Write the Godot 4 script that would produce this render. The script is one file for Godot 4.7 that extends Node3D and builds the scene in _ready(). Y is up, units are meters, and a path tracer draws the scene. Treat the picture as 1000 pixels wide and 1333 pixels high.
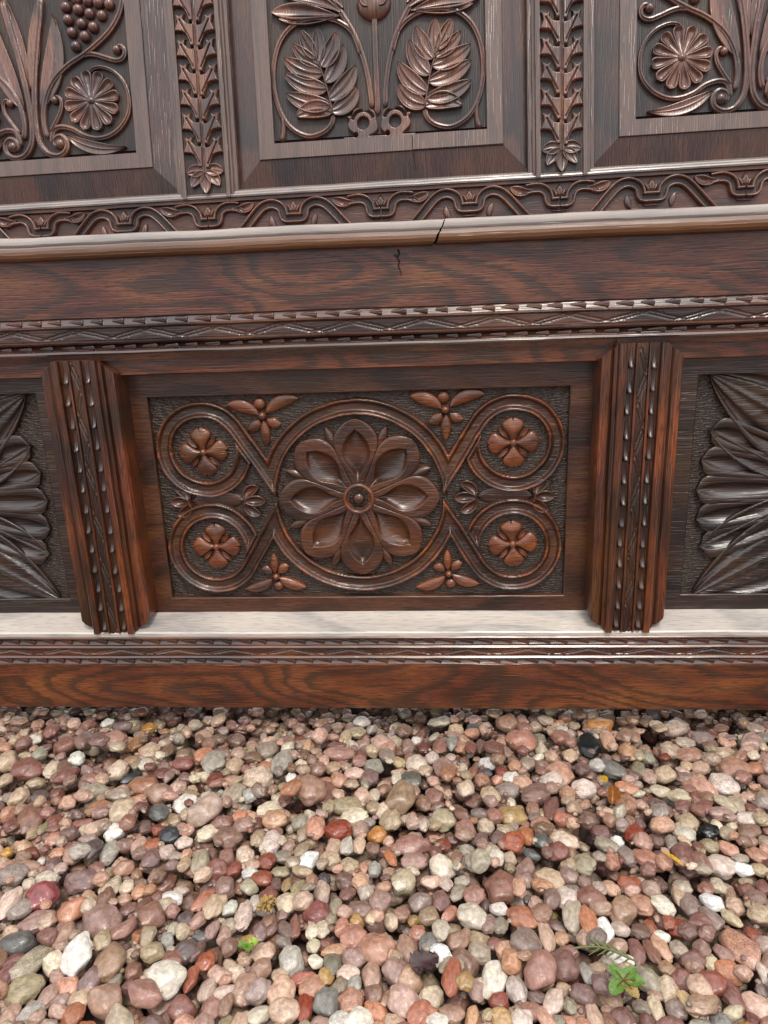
extends Node3D

# ---------- helpers: naming ----------
var taken := {}
func numbered(called: String) -> String:
	var n: int = taken.get(called, 0)
	taken[called] = n + 1
	return called if n == 0 else "%s_%03d" % [called, n]

func thing(o: Node3D, called: String, label: String, category: String, group := "") -> Node3D:
	o.name = numbered(called)
	o.set_meta("label", label)
	o.set_meta("category", category)
	if group != "":
		o.set_meta("group", group)
	add_child(o, true)
	return o

func part(called: String, mesh: Mesh, mat: Material, parent: Node3D, at := Transform3D.IDENTITY) -> MeshInstance3D:
	var o := MeshInstance3D.new()
	o.name = called
	o.mesh = mesh
	o.material_override = mat
	o.transform = at
	parent.add_child(o, true)
	return o

func at(x: float, y: float, z := 0.0, turn := 0.0, sx := 1.0, sy := 1.0, sz := 1.0) -> Transform3D:
	return Transform3D(Basis(Vector3(0, 0, 1), turn) * Basis.from_scale(Vector3(sx, sy, sz)), Vector3(x, y, z))

# ---------- helpers: noise and textures ----------
func noise(freq: float, octaves := 3, sd := 1, kind := FastNoiseLite.TYPE_SIMPLEX_SMOOTH) -> FastNoiseLite:
	var n := FastNoiseLite.new()
	n.seed = sd
	n.noise_type = kind
	n.frequency = freq
	n.fractal_octaves = octaves
	return n

func field(w: int, h: int, freq: float, octaves: int, sd: int) -> PackedByteArray:
	var im := noise(freq, octaves, sd).get_seamless_image(w, h)
	im.convert(Image.FORMAT_L8)
	return im.get_data()

func stretched(w: int, h: int, sx: int, sy: int, freq: float, octaves: int, sd: int) -> PackedByteArray:
	var im := noise(freq, octaves, sd).get_seamless_image(w / sx, h / sy)
	im.convert(Image.FORMAT_L8)
	# laid four times side by side, stretched, and the middle taken, so that the edges still meet
	var sw := w / sx
	var sh := h / sy
	var four := Image.create(sw * 2, sh * 2, false, Image.FORMAT_L8)
	for i in 2:
		for j in 2:
			four.blit_rect(im, Rect2i(0, 0, sw, sh), Vector2i(i * sw, j * sh))
	four.resize(w * 2, h * 2, Image.INTERPOLATE_CUBIC)
	return four.get_region(Rect2i(w / 2, h / 2, w, h)).get_data()

# one sheet of oak: rings = how many growth bands the figure shows; colour is tinted by the material
func oak_image(w: int, h: int, rings: float, sd: int, grey: float, base := 0.62, calm := 1.0) -> Image:
	var big := stretched(w, h, 4, 4, 0.011, 2, sd)
	var streak := stretched(w, h, 8, 1, 0.13, 3, sd + 7)
	var pore := stretched(w, h, 4, 1, 0.24, 2, sd + 13)
	var blot := stretched(w, h, 4, 4, 0.03, 3, sd + 21)
	var out := PackedByteArray()
	out.resize(w * h * 3)
	for i in w * h:
		var s := streak[i] / 255.0
		var pr := pore[i] / 255.0
		var g := big[i] / 255.0 + (s - 0.5) * 0.045 + (pr - 0.5) * 0.03
		var r := fposmod(g * rings, 1.0)
		var ring := smoothstep(0.0, 0.14, r) * (1.0 - 0.75 * smoothstep(0.60, 0.92, r)) * (1.0 - smoothstep(0.92, 1.0, r))
		var b := blot[i] / 255.0
		var v := base + calm * (0.26 * (ring - 0.5) + 0.20 * (s - 0.5) + 0.36 * (b - 0.5) - 0.26 * smoothstep(0.60, 0.74, pr))
		var k := (1.0 - ring) * (0.35 + 0.65 * smoothstep(0.38, 0.62, pr)) * grey
		var spot := smoothstep(0.66, 0.80, pr) * grey
		var red := lerpf(v * lerpf(1.0, 1.12, calm), 0.52, k)
		var grn := lerpf(v * (lerpf(1.0, 0.91, calm) + 0.12 * calm * calm * (b - 0.5)), 0.56, k)
		var blu := lerpf(v * (lerpf(0.97, 0.80, calm) - 0.14 * calm * calm * (b - 0.5)), 0.60, k)
		red = lerpf(red, 0.70, spot * 0.5)
		grn = lerpf(grn, 0.71, spot * 0.5)
		blu = lerpf(blu, 0.74, spot * 0.5)
		out[i * 3] = clampi(int(red * 255.0), 0, 255)
		out[i * 3 + 1] = clampi(int(grn * 255.0), 0, 255)
		out[i * 3 + 2] = clampi(int(blu * 255.0), 0, 255)
	return Image.create_from_data(w, h, false, Image.FORMAT_RGB8, out)

func turned(im: Image) -> Image:
	var c: Image = im.duplicate()
	c.rotate_90(CLOCKWISE)
	return c

func bump_image(w: int, h: int, sx: int, freq: float, sd: int, strength: float) -> Image:
	var a := stretched(w, h, sx, 1, freq, 3, sd)
	var b := stretched(w, h, 4, 4, 0.05, 3, sd + 3)
	var out := PackedByteArray()
	out.resize(w * h)
	for i in w * h:
		var p := smoothstep(0.62, 0.78, a[i] / 255.0)
		out[i] = clampi(int(150.0 - 90.0 * p + 0.35 * (a[i] - 128) + 0.25 * (b[i] - 128)), 0, 255)
	var im := Image.create_from_data(w, h, false, Image.FORMAT_L8, out)
	im.convert(Image.FORMAT_RGBA8)
	im.bump_map_to_normal_map(strength)
	return im

func tex(im: Image) -> ImageTexture:
	return ImageTexture.create_from_image(im)

var T := {}
var M := {}

func wood(key: String, tone: Color, figure: String, upright: bool, rough: float, bump := 1.0, coat := 0.0, tinted := false, fine := 1.0) -> StandardMaterial3D:
	var m := StandardMaterial3D.new()
	var way := "_v" if upright else "_h"
	m.albedo_color = tone
	m.albedo_texture = T[figure + way]
	m.normal_enabled = true
	m.normal_texture = T["pores" + way]
	m.normal_scale = bump
	m.roughness = rough
	m.metallic_specular = 0.5
	m.uv1_triplanar = true
	m.uv1_world_triplanar = true
	m.uv1_scale = (Vector3(2.6, 0.95, 2.6) if upright else Vector3(0.95, 2.6, 2.6)) * fine
	m.uv1_offset = Vector3(0.43, 0.0, 0.2) if upright else Vector3(0.5, 0.12, 0.2)
	m.uv1_triplanar_sharpness = 4.0
	if coat > 0.0:
		m.clearcoat_enabled = true
		m.clearcoat = coat
		m.clearcoat_roughness = 0.25
	m.vertex_color_use_as_albedo = tinted
	M[key] = m
	return m

# ---------- helpers: meshes ----------
func smooth(v: PackedVector3Array, idx: PackedInt32Array, col := PackedColorArray()) -> ArrayMesh:
	var a := []
	a.resize(Mesh.ARRAY_MAX)
	a[Mesh.ARRAY_VERTEX] = v
	a[Mesh.ARRAY_INDEX] = idx
	if col.size() > 0:
		a[Mesh.ARRAY_COLOR] = col
	var st := SurfaceTool.new()
	st.create_from_arrays(a)
	st.generate_normals()
	return st.commit()

func joined(meshes: Array) -> ArrayMesh:
	var st := SurfaceTool.new()
	for e in meshes:
		st.append_from(e[0], 0, e[1])
	return st.commit()

# a grid of points (rows of equal length, row = along, column = across); clockwise seen from +z when along is +x and across is +y
func grid(rows: int, cols: int, v: PackedVector3Array, col := PackedColorArray()) -> ArrayMesh:
	var idx := PackedInt32Array()
	for i in rows - 1:
		for j in cols - 1:
			var a := i * cols + j
			idx.append_array([a, a + 1, a + cols + 1, a, a + cols + 1, a + cols])
	return smooth(v, idx, col)

var sway := FastNoiseLite.new()
# a moulding: profile of (z, y) points from top back over the front to the bottom, run along x from x0 to x1, hard at each profile point unless soft
func moulding(prof: PackedVector2Array, x0: float, x1: float, step := 0.02, wob := 0.0005, soft := false, sag := 0.0, tints: Array = [], skew0 := 0.0, skew1 := 0.0) -> ArrayMesh:
	var st := SurfaceTool.new()
	st.begin(Mesh.PRIMITIVE_TRIANGLES)
	var n := maxi(1, int(ceil((x1 - x0) / step)))
	var put := func(k: int, i: int) -> Vector3:
		var x := lerpf(x0, x1, float(i) / n)
		var p := prof[k]
		x += (skew1 * pow(float(i) / n, 30.0) + skew0 * pow(1.0 - float(i) / n, 30.0)) * (p.y - 0.515 + 0.25 * sin(k * 2.1) * 0.004)
		var dy := wob * sway.get_noise_3d(x * 1000.0, p.y * 300.0, p.x * 300.0)
		var dz := wob * sway.get_noise_3d(x * 1000.0 + 500.0, p.y * 300.0, p.x * 300.0)
		return Vector3(x, p.y + dy - sag * (1.0 - (x / 0.85) ** 2), p.x + dz)
	for k in prof.size() - 1:
		st.set_smooth_group(1 if soft else k + 1)
		for i in n:
			var a: Vector3 = put.call(k, i)
			var b: Vector3 = put.call(k, i + 1)
			var c: Vector3 = put.call(k + 1, i + 1)
			var d: Vector3 = put.call(k + 1, i)
			if tints.is_empty():
				for q in [a, b, c, a, c, d]:
					st.add_vertex(q)
			else:
				var f: Color = tints[k]
				var l: Color = tints[k + 1]
				for q in [[a, f], [b, f], [c, l], [a, f], [c, l], [d, l]]:
					st.set_color(q[1])
					st.add_vertex(q[0])
	for e in [0, n]:
		st.set_smooth_group(-1)
		var ids := Geometry2D.triangulate_polygon(prof)
		for t in range(0, ids.size(), 3):
			var tri := [put.call(ids[t], e), put.call(ids[t + 1], e), put.call(ids[t + 2], e)]
			var nn: Vector3 = (tri[1] - tri[0]).cross(tri[2] - tri[0])
			if (nn.x < 0.0) == (e == 0):
				tri.reverse()
			for q in tri:
				st.add_vertex(q)
	st.generate_normals()
	return st.commit()

# a board with softened arrises, centred on x and y, its face at z = 0 and its back at -d
func board(w: float, h: float, d: float, r := 0.0015) -> ArrayMesh:
	var st := SurfaceTool.new()
	st.begin(Mesh.PRIMITIVE_TRIANGLES)
	st.set_smooth_group(-1)
	var quad := func(a: Vector3, b: Vector3, c: Vector3, e: Vector3) -> void:
		for q in [a, b, c, a, c, e]:
			st.add_vertex(q)
	var ring := func(x: float, y: float, z: float) -> Array:
		return [Vector3(-x, -y, z), Vector3(-x, y, z), Vector3(x, y, z), Vector3(x, -y, z)]
	var f: Array = ring.call(w / 2 - r, h / 2 - r, 0.0)
	var s: Array = ring.call(w / 2, h / 2, -r)
	var b: Array = ring.call(w / 2, h / 2, -d)
	quad.call(f[0], f[1], f[2], f[3])
	for i in 4:
		var j := (i + 1) % 4
		quad.call(s[i], s[j], f[j], f[i])
		quad.call(b[i], b[j], s[j], s[i])
	quad.call(b[3], b[2], b[1], b[0])
	st.generate_normals()
	return st.commit()

# a picture-frame of wood, mitred: outer and inner rectangles (x0, y0, x1, y1) at heights, as a chain of rings from outside to inside
func rings(chain: Array) -> ArrayMesh:
	var st := SurfaceTool.new()
	st.begin(Mesh.PRIMITIVE_TRIANGLES)
	st.set_smooth_group(-1)
	for k in chain.size() - 1:
		var o: Array = corners(chain[k])
		var i: Array = corners(chain[k + 1])
		for a in 4:
			var b := (a + 1) % 4
			for q in [o[a], o[b], i[b], o[a], i[b], i[a]]:
				st.add_vertex(q)
	st.generate_normals()
	return st.commit()

func corners(r: Array) -> Array:
	return [Vector3(r[0], r[1], r[4]), Vector3(r[0], r[3], r[4]), Vector3(r[2], r[3], r[4]), Vector3(r[2], r[1], r[4])]

func mm(list: Array) -> PackedVector2Array:
	var out := PackedVector2Array()
	for i in range(0, list.size(), 2):
		out.append(Vector2(list[i], list[i + 1]) * 0.001)
	return out

func curve(p: PackedVector2Array, per := 7) -> PackedVector2Array:
	var out := PackedVector2Array()
	var n := p.size()
	for i in n - 1:
		var a := p[maxi(i - 1, 0)]
		var d := p[mini(i + 2, n - 1)]
		for k in per:
			out.append(p[i].cubic_interpolate(p[i + 1], a, d, float(k) / per))
	out.append(p[n - 1])
	return out

# a carved strand along a curve; shape: list of (across -1..1, height 0..1)
var ROUND: Array = [[-1.0, -0.35], [-0.98, 0.0], [-0.9, 0.42], [-0.66, 0.75], [-0.34, 0.93], [0.0, 1.0], [0.34, 0.93], [0.66, 0.75], [0.9, 0.42], [0.98, 0.0], [1.0, -0.35]]
var CHANNEL: Array = [[-1.0, -0.35], [-0.99, 0.0], [-0.96, 0.8], [-0.88, 1.0], [-0.74, 0.96], [-0.62, 0.30], [-0.45, 0.06], [0.0, 0.0], [0.45, 0.06], [0.62, 0.30], [0.74, 0.96], [0.88, 1.0], [0.96, 0.8], [0.99, 0.0], [1.0, -0.35]]
var RIDGED: Array = [[-1.0, -0.35], [-0.98, 0.0], [-0.93, 0.62], [-0.7, 0.72], [-0.35, 0.66], [-0.16, 0.8], [0.0, 1.0], [0.16, 0.8], [0.35, 0.66], [0.7, 0.72], [0.93, 0.62], [0.98, 0.0], [1.0, -0.35]]
func strand(p: PackedVector2Array, w0: float, w1: float, h: float, shape: Array, cap := true) -> ArrayMesh:
	var c := curve(p)
	var n := c.size()
	var total := 0.0
	var lens := PackedFloat32Array([0.0])
	for i in range(1, n):
		total += c[i].distance_to(c[i - 1])
		lens.append(total)
	var v := PackedVector3Array()
	for i in n:
		var t := (c[mini(i + 1, n - 1)] - c[maxi(i - 1, 0)]).normalized()
		var side := Vector2(-t.y, t.x)
		var s := lens[i] / total
		var w := lerpf(w0, w1, s)
		var hh := h
		if cap:
			var e := minf(lens[i], total - lens[i])
			var q := clampf(e / (w * 1.2), 0.0, 1.0)
			var f := maxf(sqrt(1.0 - (1.0 - q) * (1.0 - q)), 0.12)
			w *= f
			hh *= lerpf(0.55, 1.0, f)
		var wave := 1.0 + 0.06 * sway.get_noise_2d(c[i].x * 4000.0, c[i].y * 4000.0)
		for e in shape:
			var q2: Vector2 = c[i] + side * (e[0] * w * wave)
			v.append(Vector3(q2.x, q2.y, e[1] * hh * wave))
	return grid(n, shape.size(), v)

# the same curve moved sideways
func beside(p: PackedVector2Array, d: float) -> PackedVector2Array:
	var c := curve(p, 4)
	var out := PackedVector2Array()
	for i in c.size():
		var t := (c[mini(i + 1, c.size() - 1)] - c[maxi(i - 1, 0)]).normalized()
		out.append(c[i] + Vector2(-t.y, t.x) * d)
	return out

# a carved leaf or petal from a to b, bowed sideways; width profile and cross-section chosen by kind
func leaf(a: Vector2, b: Vector2, bow: float, w: float, h: float, kind: String, lift := 0.0) -> ArrayMesh:
	var dir := b - a
	var len := dir.length()
	var side0 := Vector2(-dir.y, dir.x) / len
	var ctrl := (a + b) * 0.5 + side0 * bow * 2.0
	var cols: Array = [-1.0, -1.0, -0.95, -0.80, -0.74, -0.55, -0.3, -0.06, 0.0, 0.06, 0.3, 0.55, 0.74, 0.80, 0.95, 1.0, 1.0]
	var ns := 16
	var v := PackedVector3Array()
	for i in ns + 1:
		var s := float(i) / ns
		var c := a.lerp(ctrl, s).lerp(ctrl.lerp(b, s), s)
		var t := (ctrl - a).lerp(b - ctrl, s).normalized()
		var side := Vector2(-t.y, t.x)
		var ww := 0.0
		match kind:
			"frond": ww = w * pow(maxf(sin(PI * pow(s, 0.95)), 0.0), 0.62) + w * 0.22 * (1.0 - s)
			"lance": ww = w * pow(maxf(sin(PI * pow(s, 0.85)), 0.0), 0.85)
			"gouge": ww = w * pow(maxf(sin(PI * pow(s, 1.5)), 0.0), 0.7) + w * 0.10 * (1.0 - s)
			"daisy": ww = w * (0.16 + 0.84 * pow(s, 1.1)) * sqrt(maxf(1.0 - pow(maxf(s - 0.72, 0.0) / 0.28, 2.0), 0.0))
			"heart": ww = w * pow(maxf(sin(PI * pow(s, 1.9) * 0.94 + 0.12), 0.0), 0.75)
			"bud": ww = w * pow(maxf(sin(PI * s), 0.0), 0.55)
			"tip": ww = w * (1.0 - s) + 0.0002
			"lobe": ww = w * pow(maxf(sin(PI * pow(s, 1.25)), 0.0), 0.62) + w * 0.18 * (1.0 - s)
		ww = maxf(ww, 0.00025)
		for j in cols.size():
			var u: float = cols[j]
			var au := absf(u)
			var z := 0.0
			match kind:
				"frond": z = h * (0.97 - 0.62 * smoothstep(0.0, 0.2, 0.86 - au) * (0.45 + 0.55 * smoothstep(-0.9, 0.7, u)) * sin(PI * clampf(s * 0.9 + 0.08, 0.0, 1.0)) + (0.25 if au < 0.03 else 0.0))
				"gouge", "lobe": z = h * (0.96 - 0.62 * (1.0 - smoothstep(0.35, 0.80, au)) * sin(PI * clampf(s * 1.02, 0.0, 1.0)))
				"daisy": z = h * (0.98 - 0.66 * (1.0 - smoothstep(0.35, 0.80, au)) * smoothstep(0.0, 0.6, s) * (1.0 - smoothstep(0.86, 1.0, s)))
				"lance": z = h * (0.62 + 0.30 * au * au + (0.32 if au < 0.03 else 0.0) + 0.12 * (1.0 if u > 0.0 else 0.0))
				"heart", "bud": z = h * sqrt(maxf(1.0 - 0.75 * au * au, 0.0)) * (0.55 + 0.45 * sin(PI * clampf(s, 0.0, 1.0) * 0.8 + 0.35))
				"tip": z = h * (1.0 - 0.75 * au) * (0.5 + 0.5 * s)
			if j == 0 or j == cols.size() - 1:
				z = -0.0025
			elif au == 1.0:
				z *= 0.8
			var cc := c
			if kind == "heart":
				cc += t * (-0.16 * len * s * s * pow(1.0 - au, 1.5))
			var q: Vector2 = cc + side * (u * ww)
			v.append(Vector3(q.x, q.y, z + lift * s))
	return grid(ns + 1, cols.size(), v)

# a height field cut off where it is no higher than the ground
func relief(x0: float, x1: float, y0: float, y1: float, cell: float, f: Callable, tint = null) -> ArrayMesh:
	var nx := int(ceil((x1 - x0) / cell)) + 1
	var ny := int(ceil((y1 - y0) / cell)) + 1
	var hs := PackedFloat32Array()
	hs.resize(nx * ny)
	for i in nx:
		for j in ny:
			hs[i * ny + j] = f.call(x0 + i * cell, y0 + j * cell)
	var ids := PackedInt32Array()
	ids.resize(nx * ny)
	ids.fill(-1)
	var v := PackedVector3Array()
	var col := PackedColorArray()
	var idx := PackedInt32Array()
	for i in nx - 1:
		for j in ny - 1:
			var k := i * ny + j
			if hs[k] <= 0.0 and hs[k + 1] <= 0.0 and hs[k + ny] <= 0.0 and hs[k + ny + 1] <= 0.0:
				continue
			for q in [k, k + 1, k + ny, k + ny + 1]:
				if ids[q] < 0:
					ids[q] = v.size()
					var p := Vector3(x0 + (q / ny) * cell, y0 + (q % ny) * cell, hs[q] if hs[q] > 0.0 else -0.0012)
					v.append(p)
					if tint != null:
						col.append(tint.call(p))
			idx.append_array([ids[k], ids[k + 1], ids[k + ny + 1], ids[k], ids[k + ny + 1], ids[k + ny]])
	return smooth(v, idx, col)

func seg_dist(p: Vector2, a: Vector2, b: Vector2) -> float:
	var t := clampf((p - a).dot(b - a) / (b - a).length_squared(), 0.0, 1.0)
	return p.distance_to(a + (b - a) * t)

# a plateau with the given outline, sloping sides, and grooves (pairs of points) cut into it
func plateau(poly: PackedVector2Array, h: float, slope: float, cell: float, grooves: Array = [], gw := 0.002, gd := 0.5) -> ArrayMesh:
	var lo := poly[0]
	var hi := poly[0]
	for p in poly:
		lo = lo.min(p)
		hi = hi.max(p)
	var n := poly.size()
	var f := func(x: float, y: float) -> float:
		var p := Vector2(x, y)
		if not Geometry2D.is_point_in_polygon(p, poly):
			return 0.0
		var d := 1.0
		for i in n:
			d = minf(d, seg_dist(p, poly[i], poly[(i + 1) % n]))
		var z := h * (0.35 + 0.65 * smoothstep(0.0, slope, d))
		for g in grooves:
			z -= h * gd * (1.0 - smoothstep(0.0, gw, seg_dist(p, g[0], g[1])))
		return maxf(z, 0.0003)
	return relief(lo.x - cell, hi.x + cell, lo.y - cell, hi.y + cell, cell, f)

func ball(r: float, flat := 1.0) -> ArrayMesh:
	var v := PackedVector3Array()
	var nr := 7
	var ns := 16
	for i in nr + 1:
		var th := PI * 0.58 * i / nr
		for j in ns + 1:
			var ph := TAU * j / ns
			v.append(Vector3(r * sin(th) * cos(ph), r * sin(th) * sin(ph), r * flat * cos(th)))
	return grid(nr + 1, ns + 1, v)

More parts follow.
